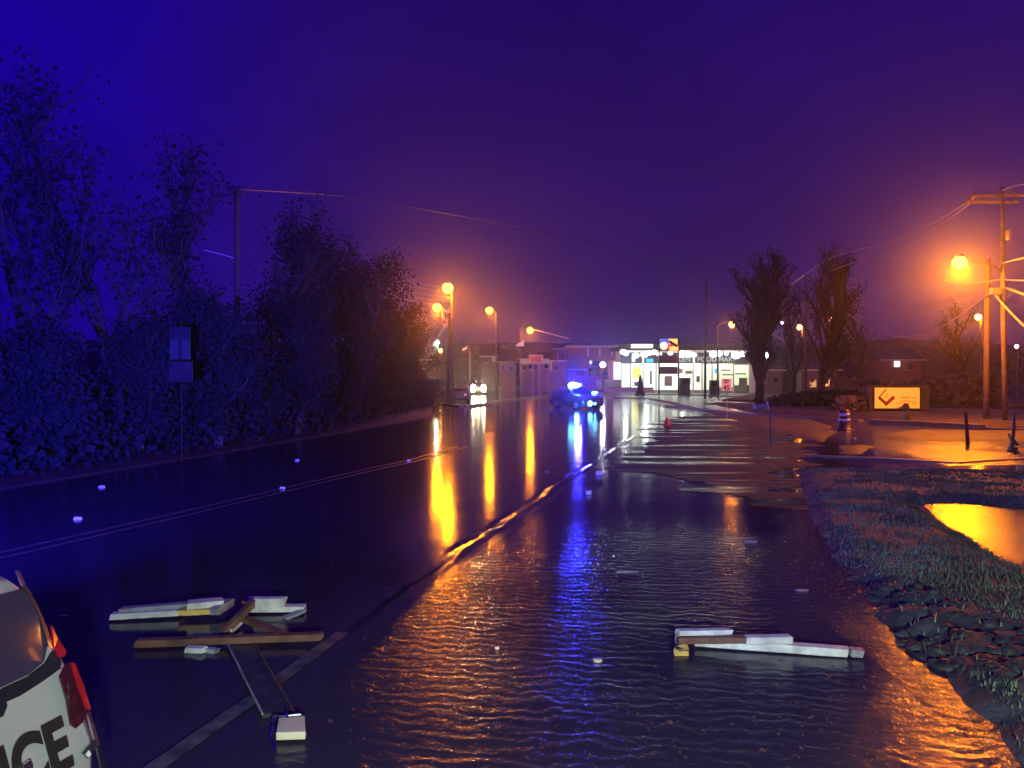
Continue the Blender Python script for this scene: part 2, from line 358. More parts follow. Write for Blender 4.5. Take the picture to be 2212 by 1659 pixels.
# far kerbside ground: low mounds standing out of the flood
def mound_field(specs, seed):
    def f(X, Y):
        z = np.full(X.shape, -0.12)
        for poly, h in specs:
            d = sdist(X, Y, poly) + (vnoise(X, Y, 1.2, seed) - 0.5) * 0.7
            z = np.maximum(z, -0.12 + (h + 0.12) * np.clip((d + 0.1) / 0.9, 0, 1) + 0.04 * (vnoise(X, Y, 0.5, seed + 3) - .5))
        return z
    return f
m1 = pl([G(1870, 938), G(1960, 930), G(2120, 931), G(2500, 930), G(2500, 956), G(2100, 956), G(1930, 955)])
m2 = pl([G(1960, 972), G(2060, 968), G(2500, 962), G(2500, 984), G(2212, 982), G(2100, 974), G(2020, 978)])
m3 = pl([G(1500, 886), G(1640, 897), G(1760, 905), G(1810, 918), G(1830, 935), G(1790, 962), G(1700, 942), G(1600, 918)])
m4 = pl([G(1780, 962), G(1860, 958), G(1930, 966), G(1880, 985), G(1790, 980)])
m5 = pl([G(1520, 872), G(1900, 884), G(2500, 896), G(2500, 922), G(2100, 921), G(1900, 906), G(1640, 893)])
M_bank = mat("bank_soil", (0.05, 0.037, 0.03), 0.7, var=0.5, scale=1.5, bump=0.03, bscale=6)
bk = grid("roadside_ground", np.arange(5, 60, 0.35), np.arange(22, 75, 0.3), mound_field([(m1, .10), (m2, .05), (m3, .08), (m4, .07), (m5, .22)], 31), M_bank, keep=lambda X, Y, Z: Z > -0.10)
shp = pl([G(1412, 945), G(1450, 905), G(1500, 897), G(1560, 893), G(1700, 940), G(1745, 990), G(1722, 1030), G(1740, 1100), G(1640, 1085), G(1500, 1050), G(1345, 1003)])
def wet_asphalt():
    m = mat("wet_asphalt", (0.011, 0.010, 0.013), .5, var=.4, scale=2, bump=.012, bscale=14); t = m.node_tree; b = t.nodes["Principled BSDF"]
    c = t.nodes.new("ShaderNodeTexCoord"); mp = t.nodes.new("ShaderNodeMapping"); mp.inputs["Scale"].default_value = (.12, .9, 1); n = t.nodes.new("ShaderNodeTexNoise"); n.inputs["Scale"].default_value = 1.0; n.inputs["Detail"].default_value = 5
    r = t.nodes.new("ShaderNodeMapRange"); r.inputs[1].default_value = .50; r.inputs[2].default_value = .62; r.inputs[3].default_value = .62; r.inputs[4].default_value = .10
    t.links.new(c.outputs["Object"], mp.inputs[0]); t.links.new(mp.outputs[0], n.inputs["Vector"]); t.links.new(n.outputs["Fac"], r.inputs[0]); t.links.new(r.outputs[0], b.inputs["Roughness"]); return m
grid("shoulder_pavement", np.arange(0, 26, 0.12), np.arange(13, 55, 0.12), lambda X, Y: np.full(X.shape, .008), wet_asphalt(), keep=lambda X, Y, Z: sdist(X, Y, shp) > (vnoise(X * .3, Y, 1.0, 61, 3) - .5) * 3.2)
# back land behind kerb (right) and far land
def slab(name, pts, z0, z1, m):
    b = MB(); b.prism([Vector((p.x, p.y, z0)) for p in pts], (0, 0, z1 - z0)); o = b.build(name, m); o["kind"] = "structure"
    bm = bmesh.new(); bm.from_mesh(o.data); bmesh.ops.recalc_face_normals(bm, faces=bm.faces[:]); bm.to_mesh(o.data); bm.free(); return o
M_lawn = mat("far_lawn", (0.05, 0.045, 0.032), 0.85, var=0.5, scale=0.7, bump=0.05, bscale=3)
slab("lawn", [G(1560, 866), G(1900, 877), G(2500, 888), Vector((200, 60, 0)), Vector((200, 340, 0)), Vector((75, 340, 0)), G(1640, 850)], -0.2, 0.16, M_lawn)
M_dsoil = mat("dark_leaf_litter", (0.018, 0.018, 0.016), .9, var=.4)
slab("verge_left", [G(-2500, 1100), G(0, 1058), G(520, 972), G(935, 902), G(930, 866), G(900, 850), Vector((-60, 340, 0)), Vector((-300, 340, 0)), Vector((-300, 10, 0))], -0.2, 0.04, M_dsoil)
slab("lawn", [G(1110, 832), G(1200, 834), Vector((20, 340, 0)), Vector((-50, 340, 0)), G(1050, 836)], -0.2, 0.12, M_lawn)
def kerb(pts, w=0.3, h=0.14, name="kerb"):
    b = MB()
    for i in range(len(pts) - 1):
        a = Vector((pts[i].x, pts[i].y, h / 2 - 0.02)); c = Vector((pts[i + 1].x, pts[i + 1].y, h / 2 - 0.02)); b.beam(a, c, w, h + 0.04 - i * 0.0011)
    o = b.build(name, M_kerb); o["kind"] = "structure"; return o
M_kerb = mat("wet_kerb", (0.10, 0.088, 0.08), 0.5, var=0.4, scale=1.5, bump=0.01)
kerb([G(1440, 878), G(1530, 887), G(1640, 897), G(1755, 904), G(1860, 910)], 0.45, 0.10)
kerb([G(1880, 917), G(1990, 921), G(2110, 928), G(2116, 929)], 0.5, 0.26)
kerb([G(2130, 928), G(2260, 934), G(2500, 936)], 0.4, 0.12)
kerb([G(1740, 986), G(1900, 992), G(2064, 1001), G(2150, 995), G(2400, 984)], 0.16, 0.05)
kerb([G(1326, 860), G(1400, 862), G(1450, 870), G(1500, 884)], 0.4, 0.12)
kerb([G(1060, 838), G(1150, 836), G(1215, 838)], 0.5, 0.18)
kerb([G(936, 872), G(1000, 879), G(1060, 872), G(1110, 863), G(1190, 856)], 0.5, 0.14)
# forecourt
slab("forecourt", [G(1318, 852), G(1480, 854), G(1600, 858), G(1720, 850), Vector((70, 175, 0)), Vector((16, 175, 0))], -0.1, 0.12, M_conc)
# hills
def hill_z(X, Y):
    return -0.3 + 17 * np.clip((Y - 235) / 110, 0, 1) ** 1.1 * (0.75 + 0.5 * vnoise(X, Y, 60, 41)) + 1.8 * vnoise(X, Y, 7, 44) * np.clip((Y - 235) / 60, 0, 1)
M_hill = mat("wooded_hill", (0.015, 0.012, 0.012), 0.9, var=0.5, scale=0.2)
grid("hill", np.arange(-340, 341, 8.0), np.arange(232, 372, 5.0), hill_z, M_hill)

# ------------------------------------------------------------------ grass blades (nobody could count them)
def grass_blades(n, hmin, hmax, name, m, wfun, rngs):
    X = rngs.uniform(-1, 16, n * 6); Y = 4.2 + (22 - 4.2) * rngs.random(n * 6) ** 1.7
    p = wfun(X, Y); k = rngs.random(len(X)) < p; X = X[k][:n]; Y = Y[k][:n]; n = len(X)
    Z = verge_z(X, Y); h = rngs.uniform(hmin, hmax, n) * (0.6 + 0.8 * vnoise(X, Y, 0.8, 77)); w = rngs.uniform(0.0025, 0.006, n) * (1 + Y / 12)
    a = rngs.uniform(0, 2 * PI, n); lx = np.cos(a) * h * rngs.uniform(.2, .9, n); ly = np.sin(a) * h * rngs.uniform(.2, .9, n)
    px = -np.sin(a) * w; py = np.cos(a) * w
    V = np.zeros((n, 5, 3)); base = np.stack([X, Y, Z - 0.01], -1)
    V[:, 0] = base + np.stack([px, py, 0 * h], -1); V[:, 1] = base - np.stack([px, py, 0 * h], -1)
    V[:, 2] = base + np.stack([lx * .35 - px * .8, ly * .35 - py * .8, h * .6], -1); V[:, 3] = base + np.stack([lx * .35 + px * .8, ly * .35 + py * .8, h * .6], -1)
    V[:, 4] = base + np.stack([lx, ly, h], -1)
    me = bpy.data.meshes.new(name); i = np.arange(n)[:, None] * 5
    loops = np.concatenate([i + np.array([[0, 1, 2, 3]]), i + np.array([[3, 2, 4]])], 1)
    me.vertices.add(n * 5); me.vertices.foreach_set("co", V.reshape(-1)); me.loops.add(n * 7); me.loops.foreach_set("vertex_index", loops.reshape(-1).astype(np.int32))
    me.polygons.add(n * 2); st = (np.arange(n)[:, None] * 7 + np.array([[0, 4]])).reshape(-1); me.polygons.foreach_set("loop_start", st.astype(np.int32))
    me.update(); me.validate(); me.materials.append(m)
    o = bpy.data.objects.new(name, me); COL.objects.link(o); return o
M_gr = mat("grass_blade", (0.14, 0.20, 0.12), 0.6, var=0.6, scale=1.3)
M_gr2 = mat("bright_grass_blade", (0.17, 0.22, 0.09), 0.55, var=0.4, scale=2)
def wgt(X, Y):
    d = sdist(X, Y, verge); p = np.clip(d / 0.5, 0, 1) * (sdist(X, Y, pud) < -0.12)
    p = p * np.where(sdist(X, Y, mudband) > 0, 0.10, 1.0) * (0.25 + 0.75 * (vnoise(X, Y, 0.7, 51) > 0.42)); return p
o = grass_blades(150000, 0.02, 0.065, "grass", M_gr, wgt, rng); tag(o, "short wet grass growing over the verge right of the flooded road", "grass", kind="stuff")
def wgt2(X, Y):
    p = wgt(X, Y) * 0.04
    for (vx, vy, r, s) in ((1895, 1205, .28, .9), (2090, 1260, .7, .8), (2170, 1275, .7, .9), (1985, 1400, .35, .5), (2120, 1640, .4, .4), (2180, 1330, .35, .5), (2050, 1250, .4, .5)):
        g = G(vx, vy); p = np.maximum(p, s * np.exp(-((X - g.x) ** 2 + (Y - g.y) ** 2) / (r * r)))
    return p * (sdist(X, Y, verge) > 0.1)
o = grass_blades(7000, 0.05, 0.13, "tufted_grass", M_gr2, wgt2, rng); tag(o, "brighter green tufts standing up out of the short verge grass", "grass", kind="stuff")

# ------------------------------------------------------------------ trees
def bare_tree(name, label, base, H, spread, seed, leafy=0.0, trunk_r=0.2, first=0.3, nb=7, depth=4, group="bare trees along the road"):
    R = random.Random(seed); base = Vector(base)
    t = thing(name, label, "tree", base, group)
    tb = MB(); cb = MB(); tips = []
    def grow(p, d, L, r, lev, mb):
        n = 3 if lev < depth else 2; pts = [p]; q = p; dd = d
        for i in range(n):
            dd = (dd + Vector((R.uniform(-.22, .22), R.uniform(-.22, .22), R.uniform(-.05, .16)))).normalized(); q = q + dd * L / n; pts.append(q)
        rs = [r * (1 - .55 * i / n) for i in range(n + 1)]
        mb.tube(pts, rs, 5 if lev < 2 else 3, cap=False); tips.append((q, lev))
        if lev >= depth: return
        k = nb if lev == 0 else R.randint(4, 6)
        for j in range(k):
            f = (first + (1 - first) * (j + R.random()) / k) if lev == 0 else R.uniform(.25, 1.0)
            x = f * n; i = min(n - 1, int(x)); pp = pts[i].lerp(pts[i + 1], x - i)
            az = R.uniform(0, 2 * PI); el = R.uniform(.25, 1.0)
            nd = (Vector((math.cos(az), math.sin(az), el)) .normalized() * spread + dd * (1 - spread * .5)).normalized()
            grow(pp, nd, L * R.uniform(.42, .68) * (0.62 if lev == 0 else 1), max(.008, r * .45), lev + 1, cb)
    grow(base - Vector((0, 0, .1)), Vector((0, 0, 1)), H * .68, trunk_r, 0, tb)
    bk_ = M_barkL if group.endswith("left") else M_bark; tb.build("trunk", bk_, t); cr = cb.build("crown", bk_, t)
    if leafy > 0:
        lb = MB()
        pts = [q for q, l in tips if l >= 2]
        for _ in range(int(leafy * 1.6)):
            q = R.choice(pts) + Vector((R.gauss(0, .32), R.gauss(0, .32), R.gauss(0, .28))); s = R.uniform(.045, .12)
            a = Vector((R.uniform(-1, 1), R.uniform(-1, 1), R.uniform(-1, 1))).normalized(); c = a.cross(Vector((R.uniform(-1, 1), R.uniform(-1, 1), .3))).normalized()
            lb.add([q - a * s, q - c * s * .6, q + a * s, q + c * s * .6], [(0, 1, 2, 3)])
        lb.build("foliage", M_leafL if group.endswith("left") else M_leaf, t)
    return t
def height(vy_top, d): return CAM_H + (815 - vy_top) * d / F
def ground_at(vx, d, z=0.0):
    p = P(vx, 830, d); return Vector((p.x, d, z))
left_trees = [ # vx, depth, top vy, leafiness, label
    (905, 72, 700, 5000, "small dense dark tree at the right end of the roadside wood"),
    (862, 60, 655, 7000, "rounded dark evergreen beside the sagging cables, second from the right end of the wood"),
    (800, 50, 610, 8000, "dark evergreen with a stepped edge below the overhead wires on the left"),
    (752, 42, 548, 8000, "tall narrow-topped dark evergreen on the right side of the wood"),
    (690, 42, 500, 3500, "thin-leaved dark tree with a pointed top behind the evergreens"),
    (610, 38, 430, 1500, "tall mostly bare tree whose fine twigs show against the purple sky"),
    (520, 34, 390, 1200, "bare tree close beside the wooden pole in the wood"),
    (400, 30, 300, 1000, "big bare tree behind the square road sign on the left"),
    (250, 27, 200, 800, "very tall bare tree left of the road sign, lost in blue haze"),
    (90, 25, 120, 800, "tallest bare tree at the far left edge of the picture"),
    (640, 33, 620, 7000, "low dark bushy tree in front of the tall bare ones"),
    (470, 27, 660, 7000, "low dark bushy tree right behind the road sign"),
    (300, 24, 700, 7000, "low dense bush-like tree left of the road sign"),
    (120, 21, 720, 7000, "low dense bush-like tree at the far left roadside"),
    (-60, 20, 500, 3000, "dark tree cut off by the left edge of the picture"),
    (760, 46, 700, 7000, "low dark thicket tree under the tall evergreens near the pole cluster"),
    (840, 57, 760, 6000, "low dark thicket tree at the water's edge left of the parked car"),
    (560, 30, 770, 6000, "low thicket tree at the water's edge, middle of the wood"),
]
for i, (vx, d, ty, lf, lab) in enumerate(left_trees):
    H = height(ty, d); low = lf >= 5000
    bare_tree("evergreen_tree" if low else "bare_tree", lab, ground_at(vx, d, 0.05), H, 0.8 if low else 0.6, 100 + i, leafy=lf, trunk_r=0.10 + H * .012, first=0.06 if low else 0.25, nb=13 if low else 9, depth=3 if low else 4, group="trees of the wood on the left")
bare_tree("bare_tree", "big dark bare tree standing at the right end of the shop", ground_at(1640, 66, .1), height(515, 66), .55, 5, leafy=3500, trunk_r=.42, first=.12, nb=22, group="trees on the right")
bare_tree("bare_tree", "dark bare tree behind the wires between the small orange lamps", ground_at(1775, 72, .1), height(540, 72), .55, 9, leafy=3500, trunk_r=.36, first=.14, nb=20, group="trees on the right")
bare_tree("bare_tree", "lower bare tree between the two big dark trees on the right", ground_at(1715, 84, .1), height(640, 84), .6, 10, leafy=600, trunk_r=.25, first=.2, nb=9, group="trees on the right")
bare_tree("bare_tree", "faint bare tree far behind the yellow sign", ground_at(1860, 110, .1), height(650, 110), .6, 11, leafy=500, trunk_r=.3, first=.2, nb=9, group="trees on the right")
bare_tree("bare_tree", "faint bare tree behind the two utility poles", ground_at(2080, 95, .1), height(640, 95), .6, 12, leafy=500, trunk_r=.3, first=.2, nb=9, group="trees on the right")
# far tree belt on the right (hedge) and behind the town
def hedge(name, label, pts, h, w, n, m, seed, kind=None, qs=1.0):
    R = random.Random(seed); b = MB(); L = [(pts[i + 1] - pts[i]).length for i in range(len(pts) - 1)]; tot = sum(L)
    for _ in range(n):
        s = R.random() * tot; i = 0
        while s > L[i]: s -= L[i]; i += 1
        p = pts[i].lerp(pts[i + 1], s / L[i]); z = h * R.random() ** .8 * (.75 + .35 * math.sin(p.x * .9 + seed) * math.sin(p.x * .37))
        q = Vector((p.x + R.gauss(0, w), p.y + R.gauss(0, w), z)); sz = R.uniform(.12, .35) * qs
        a = Vector((R.uniform(-1, 1), R.uniform(-1, 1), R.uniform(-1, 1))).normalized(); c = a.cross(Vector((R.uniform(-1, 1), .3, R.uniform(-1, 1)))).normalized()
        b.add([q - a * sz, q - c * sz, q + a * sz, q + c * sz], [(0, 1, 2, 3)])
    o = b.build(name, m); tag(o, label, "hedge" if kind is None else "woods", kind=kind); return o
M_brush = mat("dry_brush", (0.13, 0.09, 0.06), 0.8, var=0.5, scale=0.6)
hedge("hedge", "brownish overgrown hedge behind the yellow sign", [ground_at(1830, 70), ground_at(1990, 72), ground_at(2120, 66)], 2.6, 1.0, 9000, M_brush, 3)
hedge("hedge", "dark low hedge left of the yellow sign", [ground_at(1690, 62), ground_at(1850, 60)], 1.6, .7, 4000, M_leaf, 4)
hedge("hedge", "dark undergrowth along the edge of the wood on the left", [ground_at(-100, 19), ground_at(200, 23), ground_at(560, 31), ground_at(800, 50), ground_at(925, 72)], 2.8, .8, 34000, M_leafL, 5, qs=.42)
hedge("far_wood", "far dark belt of trees on the rise behind the town", [Vector((-95, 222, 0)), Vector((-20, 226, 0)), Vector((60, 222, 0)), Vector((150, 215, 0))], 13.0, 2.5, 26000, M_leaf, 6, kind="stuff")
hedge("hedge", "dry brownish brush standing left of the yellow sign wall", [G(1826, 893), G(1872, 893)], 1.7, .3, 1500, M_brush, 8)

M_dmet = mat("weathered_steel", (0.07, 0.07, 0.075), .5, .3, var=.2)
# ------------------------------------------------------------------ street lamps
def lamp_bits(parent, tip, r, em, arm=None, power=0, col=SODIUM):
    if arm: 
        a = MB().tube(arm, 0.045, 6).build("lamp_arm", M_dmet, parent)
    h = MB().lathe(Vector(tip) + Vector((0, 0, r * .25)), [(r * .6, r * .45), (r * .62, r * .6), (r * .45, r * .95), (r * .2, r * 1.1)], 14).build("lamp_hood", M_metal, parent, smooth=True)
    MB().blob(Vector(tip) - Vector((0, 0, r * .1)), r, 16, 10, sc=(1, 1, .95)).build("lamp_globe", em, h if False else parent, smooth=True)
    if power: light("lamp_light", 'POINT', Vector(tip) - Vector((0, 0, r * 1.5)), power, col, 0.12, parent)
def street_lamp(label, vx, vy, d, base_vx, r, em, power, col=SODIUM, elbow=None, group="distant street lamps", z0=0.1, pole_r=.09):
    tip = P(vx, vy, d); b0 = ground_at(base_vx, d, z0); t = thing("street_lamp", label, "street lamp", b0, group)
    top = Vector((b0.x, d, tip.z - (.5 if elbow is None else elbow)))
    MB().tube([b0, top], [pole_r * 1.3, pole_r], 8).build("pole", M_dmet, t)
    arm = [top, top.lerp(tip, .35) + Vector((0, 0, .35)), tip + Vector((0, 0, r * 1.15))]
    lamp_bits(t, tip, r, em, arm, power, col); return t
# main pair on the left
M_dk = mat("dark_pole_wood", (0.035, 0.028, 0.03), .8, var=.3)
t = thing("street_lamp", "tallest brightest orange street lamp above the dark pole left of centre", "street lamp", ground_at(978, 72, .1), "bright orange street lamps")
MB().tube([ground_at(978, 72, .1), P(976, 640, 72)], [.15, .10], 8).build("pole", M_dk, t)
lamp_bits(t, P(967, 621, 71.5), 0.48, E_sod, [P(976, 640, 72), P(974, 622, 72), P(967, 608, 71.5)], 5200)
street_lamp("bright orange lamp just below and left of the tallest lamp", 944, 663, 84, 957, 0.44, E_sod, 4500, group="bright orange street lamps")
street_lamp("orange lamp right of the two on the dark pole, hanging in open sky", 1057, 670, 100, 1072, 0.44, E_sod, 2600, group="bright orange street lamps")
t = street_lamp("orange lamp over the road with a pale sign panel on its pole", 1145, 713, 118, 1123, 0.44, E_sod, 2600, elbow=-.1, group="bright orange street lamps")
MB().prism([P(1114, 745, 117.6), P(1122, 740, 117.6), P(1132, 734, 117.6), P(1132, 748, 117.6), P(1114, 748, 117.6)], (0, .08, 0)).build("sign_panel", M_refl, t)
for a in ((875, 740, 120, 883, .42, E_sod2, 900, SODIUM, "small orange lamp above the end of the sagging cables"),
          (952, 757, 150, 952.5, .40, E_sod2, 600, SODIUM, "small orange lamp low beside the dark pole cluster"),
          (852, 741, 130, 856, .30, E_whl, 0, WHITE, "tiny bluish white lamp at the edge of the wood"),
          (942, 739, 110, 946, .45, E_grl, 700, (.6, 1, .72), "greenish white lamp left of the dark pole cluster"),
          (1581, 700, 100, 1550, .40, E_sod2, 1200, SODIUM, "orange lamp on an arm above the right half of the shop"),
          (1727, 706, 105, 1733, .36, E_sod2, 700, SODIUM, "small orange lamp seen through the trees, left one of the pair"),
          (1798, 689, 92, 1804, .36, E_sod2, 900, SODIUM, "small orange lamp seen through the trees, right one of the pair"),
          (2113, 684, 75, 2119, .30, E_sod2, 900, SODIUM, "small orange lamp just left of the thick utility pole"),
          (1689, 697, 120, 1693, .22, E_whl, 0, WHITE, "tiny white lamp beside the big dark tree"),
          (1656, 765, 100, 1660, .30, E_whl, 200, WHITE, "white lamp right of the shop roof behind the big tree"),
          (2196, 748, 90, 2199, .22, E_whl, 0, WHITE, "tiny white lamp at the right edge beyond the poles"),
          (745, 733, 55, 748, .14, E_whl, 0, WHITE, "tiny white lamp glimpsed through the dark wood")):
    street_lamp(a[8], a[0], a[1], a[2], a[3], a[4], a[5], a[6], a[7], elbow=.3)
t = thing("street_lamp", "white globe lamp on a short post in front of the brick building", "street lamp", ground_at(1302, 112, .1), "distant street lamps")
MB().tube([ground_at(1302, 112, .1), P(1302, 795, 112)], .07, 8).build("pole", M_dark, t)
MB().blob(P(1302, 788, 112), .42, 14, 8).build("lamp_globe", E_whl, t, smooth=True)
light("lamp_light", 'POINT', P(1302, 788, 111.2), 700, (.9, .85, 1), .2, t)
t = thing("street_lamp", "unlit street lamp with a hooked arm right of the dark pole", "street lamp", ground_at(1015, 90, .1), "distant street lamps")
MB().tube([ground_at(1015, 90, .1), P(1015, 762, 90)], .10, 8).build("pole", M_metal, t)
MB().tube([P(1015, 762, 90), P(1013, 748, 90), P(1008, 746, 90), P(1005, 752, 90)], .08, 6).build("lamp_arm", M_metal, t)
MB().beam(P(1009, 751, 90), P(999, 756, 90), .35, .22).build("lamp_head", M_refl, t, bevel=.05)

t = thing("street_lamp", "orange street lamp beyond the right edge of the picture, mirrored in the patrol car window", "street lamp", Vector((25.4, 17.4, 0)))
MB().tube([Vector((25.4, 17.4, 0)), Vector((25.4, 17.4, 8.6))], .09, 8).build("pole", M_metal, t); lamp_bits(t, Vector((24.2, 17.7, 8.8)), .22, E_sod2, [Vector((25.4, 17.4, 8.6)), Vector((24.9, 17.5, 9.1)), Vector((24.2, 17.7, 9.05))], 900)
# ------------------------------------------------------------------ utility poles and cables
def upole(label, pts, r0, r1, crossarms=(), group="wooden utility poles", pm=None):
    b0 = pts[0]; t = thing("utility_pole", label, "utility pole", b0, group)
    n = len(pts); MB().tube(pts, [r0 + (r1 - r0) * i / (n - 1) for i in range(n)], 12).build("pole", pm or M_pole, t, smooth=True)
    for a, c in crossarms:
        MB().beam(a, c, .12, .14).build("crossarm", M_pole, t)
        for f in (.06, .3, .7, .94): MB().lathe(a.lerp(c, f) + Vector((0, 0, .07)), [(.05, 0), (.07, .06), (.04, .1), (.06, .14), (.02, .2)], 8).build("insulator", M_dark, t)
    return t
dA = 42.5
upole("thick wooden utility pole, left one of the pair at the right edge", [ground_at(2131, dA, .1), P(2132, 700, dA), P(2134, 560, dA)], .17, .13)
dB = 41.0
tB = upole("slimmer utility pole with two crossarms and a bright orange lamp at the right edge", [ground_at(2172, dB, .1), P(2167, 700, dB), P(2165, 404, dB)], .14, .10, crossarms=[(P(2098, 424, dB), P(2232, 421, dB)), (P(2087, 437, dB), P(2200, 437, dB))])
MB().lathe(P(2177, 520, dB), [(.12, 0), (.16, .05), (.16, .5), (.08, .58)], 12).build("transformer", M_metal, tB, smooth=True)
MB().tube([P(2173, 916, dB), P(2171.5, 790, dB)], .07, 8).build("conduit", M_trim, tB)
lamp_bits(tB, P(2073, 566, dB - 3), .33, E_sod, [P(2163, 588, dB), P(2150, 575, dB - .6), P(2120, 567, dB - 1.6), P(2073, 558, dB - 3)], 11500)
MB().box(P(2150, 629, dB - .3), (.5, .3, .35)).build("junction_box", M_metal, tB, bevel=.03)
dC = 70
upole("dark leaning utility pole in the cluster under the tallest lamp", [ground_at(966, dC, 0), P(970, 760, dC), P(972, 676, dC)], .19, .14, crossarms=[(P(961, 684, dC), P(984, 684, dC))], pm=M_dk)
upole("tall dark utility pole rising out of the wood on the left", [ground_at(512, 33, .1), P(512, 620, 33), P(511, 404, 33)], .13, .10, crossarms=[(P(495, 415, 33), P(528, 415, 33))])
upole("thin dark utility pole in front of the shop", [ground_at(1523, 84, .1), P(1524, 740, 84), P(1525, 600, 84)], .15, .09)
upole("dark utility pole hidden between the bare trees on the right", [ground_at(1740, 76, .1), P(1740, 650, 76), P(1741, 590, 76)], .15, .10)
upole("dark utility pole inside the bare tree behind the sagging wires", [ground_at(1808, 78, .1), P(1808, 650, 78), P(1808, 550, 78)], .15, .10)
def cable(label, pts, r, m=None, sag=None, group="overhead cables"):
    if sag is not None:
        a, c = pts; pts = [a.lerp(c, i / 14) - Vector((0, 0, sag * 4 * (i / 14) * (1 - i / 14))) for i in range(15)]
    else:   # smooth through the points
        out = []
        n = len(pts)
        for i in range(n - 1):
            p0, p1, p2, p3 = pts[max(i - 1, 0)], pts[i], pts[i + 1], pts[min(i + 2, n - 1)]
            for k in range(5):
                t = k / 5; out.append(.5 * ((2 * p1) + (p2 - p0) * t + (2 * p0 - 5 * p1 + 4 * p2 - p3) * t * t + (3 * p1 - p0 - 3 * p2 + p3) * t ** 3))
        pts = out + [pts[-1]]
    b = MB().tube(pts, r, 6); o = b.build("overhead_cable", m or M_cable); tag(o, label, "cable", group); return o
cable("thick cable sagging from the thick right pole to the bare tree", [P(2135, 636, 42), P(2050, 697, 48), P(1985, 722, 54), P(1936, 727, 60), P(1890, 712, 66), P(1850, 690, 71), P(1808, 660, 78)], .05)
cable("thinner upper cable sagging above the thick one on the right", [P(2140, 612, 42), P(2040, 650, 48), P(1930, 666, 60), P(1860, 660, 69), P(1808, 646, 78)], .03)
cable("cable dipping left from the bare tree pole toward the big tree", [P(1808, 660, 78), P(1765, 705, 82), P(1735, 728, 86), P(1701, 738, 90), P(1659, 715, 98)], .06)
cable("thin cable dipping above it between the two big trees", [P(1808, 646, 78), P(1775, 690, 82), P(1740, 712, 88), P(1700, 716, 92), P(1655, 700, 98)], .04)
cable("rising power line from the big tree to the upper crossarm", [P(1668, 660, 90), P(1690, 645, 88), P(1712, 614, 84), P(1741, 592, 76), P(1800, 555, 68), P(1910, 525, 58), P(2000, 490, 50), P(2110, 424, dB)], .035)
cable("second rising power line just below the first", [P(1741, 600, 76), P(1808, 580, 68), P(1915, 540, 58), P(2010, 500, 50), P(2095, 440, dB)], .03)
cable("power line leaving the crossarm at the top right corner", [P(2165, 412, dB), P(2190, 402, 38), P(2260, 390, 34)], .035)
cable("second power line at the top right corner", [P(2200, 424, dB), P(2300, 410, 34)], .03)
cable("bright cable from the lamp bracket to the right edge", [P(2166, 569, dB), P(2190, 562, 38), P(2290, 540, 32)], .03)
cable("level cable leaving the right pole toward the right edge", [P(2165, 604, dB), P(2240, 607, 36)], .03)
cable("thick bundled cable sloping down from the right pole to the edge", [P(2172, 622, dB), P(2212, 636, 38), P(2300, 672, 32)], .06)
cable("steep guy cable below the junction box at the right edge", [P(2148, 632, dB), P(2160, 650, 40), P(2212, 704, 38), P(2290, 770, 34)], .05)
cable("orange-lit cable running left just under the right lamp", [P(2037, 606, 40), P(2090, 612, 41), P(2160, 604, dB)], .03)
for k, (y0, y1) in enumerate(((596, 612), (606, 620), (618, 632), (630, 640), (636, 652))):
    cable(("top", "second", "third", "fourth", "lowest")[k] + " of the thin wires running left from the tallest lamp over the wood", [P(790, y0, 48), P(880, y0 + 12, 58), P(975, y1 + 12, 70)], .025)
cable("long thin wire crossing the sky above the road", [P(511, 408, 33), P(738, 424, 45), P(888, 447, 52), P(1100, 487, 62), P(1300, 528, 72), P(1525, 602, 84)], .028, M_dark)
for k in range(2):
    cable(("upper", "lower")[k] + " of the two sagging cables left of the dark pole", [P(968, 690 + 6 * k, 70), P(948, 722 + 5 * k, 76), P(925, 750 + 5 * k, 84), P(900, 760 + 8 * k, 92), P(877, 757 + 8 * k, 100)], .07, M_trim)
for k, (a, w) in enumerate(((672, 6), (692, 8), (706, 8))):
    cable(("top", "middle", "bottom")[k] + " of the short looped cables hanging between lamp and pole", [P(956, a - 8, 71), P(962, a, 71), P(968, a - 2, 70.6), P(972, a - 9, 70.3)], .05, M_trim)
cable("short bright piece of wire beside the pole in the wood", [P(440, 540, 33), P(480, 550, 33), P(508, 558, 33)], .02, M_refl)
cable("thin power wire running right from the orange lamp over the road", [P(1150, 711, 118), P(1178, 718, 118), P(1230, 732, 118)], .07, M_trim)

# ------------------------------------------------------------------ lettering
def text(name, s, size, m, parent, origin, xdir, updir, bold=0.0, extrude=0.004, align='LEFT', xscale=1.0, shear=0.0):
    c = bpy.data.curves.new("lettering", 'FONT'); c.body = s; c.size = size; c.extrude = extrude; c.offset = bold; c.align_x = align; c.shear = shear
    tmp = bpy.data.objects.new("tmp", c); COL.objects.link(tmp); dg = bpy.context.evaluated_depsgraph_get()
    me = bpy.data.meshes.new_from_object(tmp.evaluated_get(dg)); bpy.data.objects.remove(tmp)
    x = Vector(xdir).normalized(); u = Vector(updir).normalized(); nrm = x.cross(u).normalized()
    Mx = Matrix((( x.x * xscale, u.x, nrm.x, origin[0]), (x.y * xscale, u.y, nrm.y, origin[1]), (x.z * xscale, u.z, nrm.z, origin[2]), (0, 0, 0, 1)))
    me.transform(Mx)
    off_ = root_of(parent).location; me.transform(Matrix.Translation(-off_))
    me.materials.clear(); me.materials.append(m); o = bpy.data.objects.new(name, me); COL.objects.link(o); o.parent = parent; return o

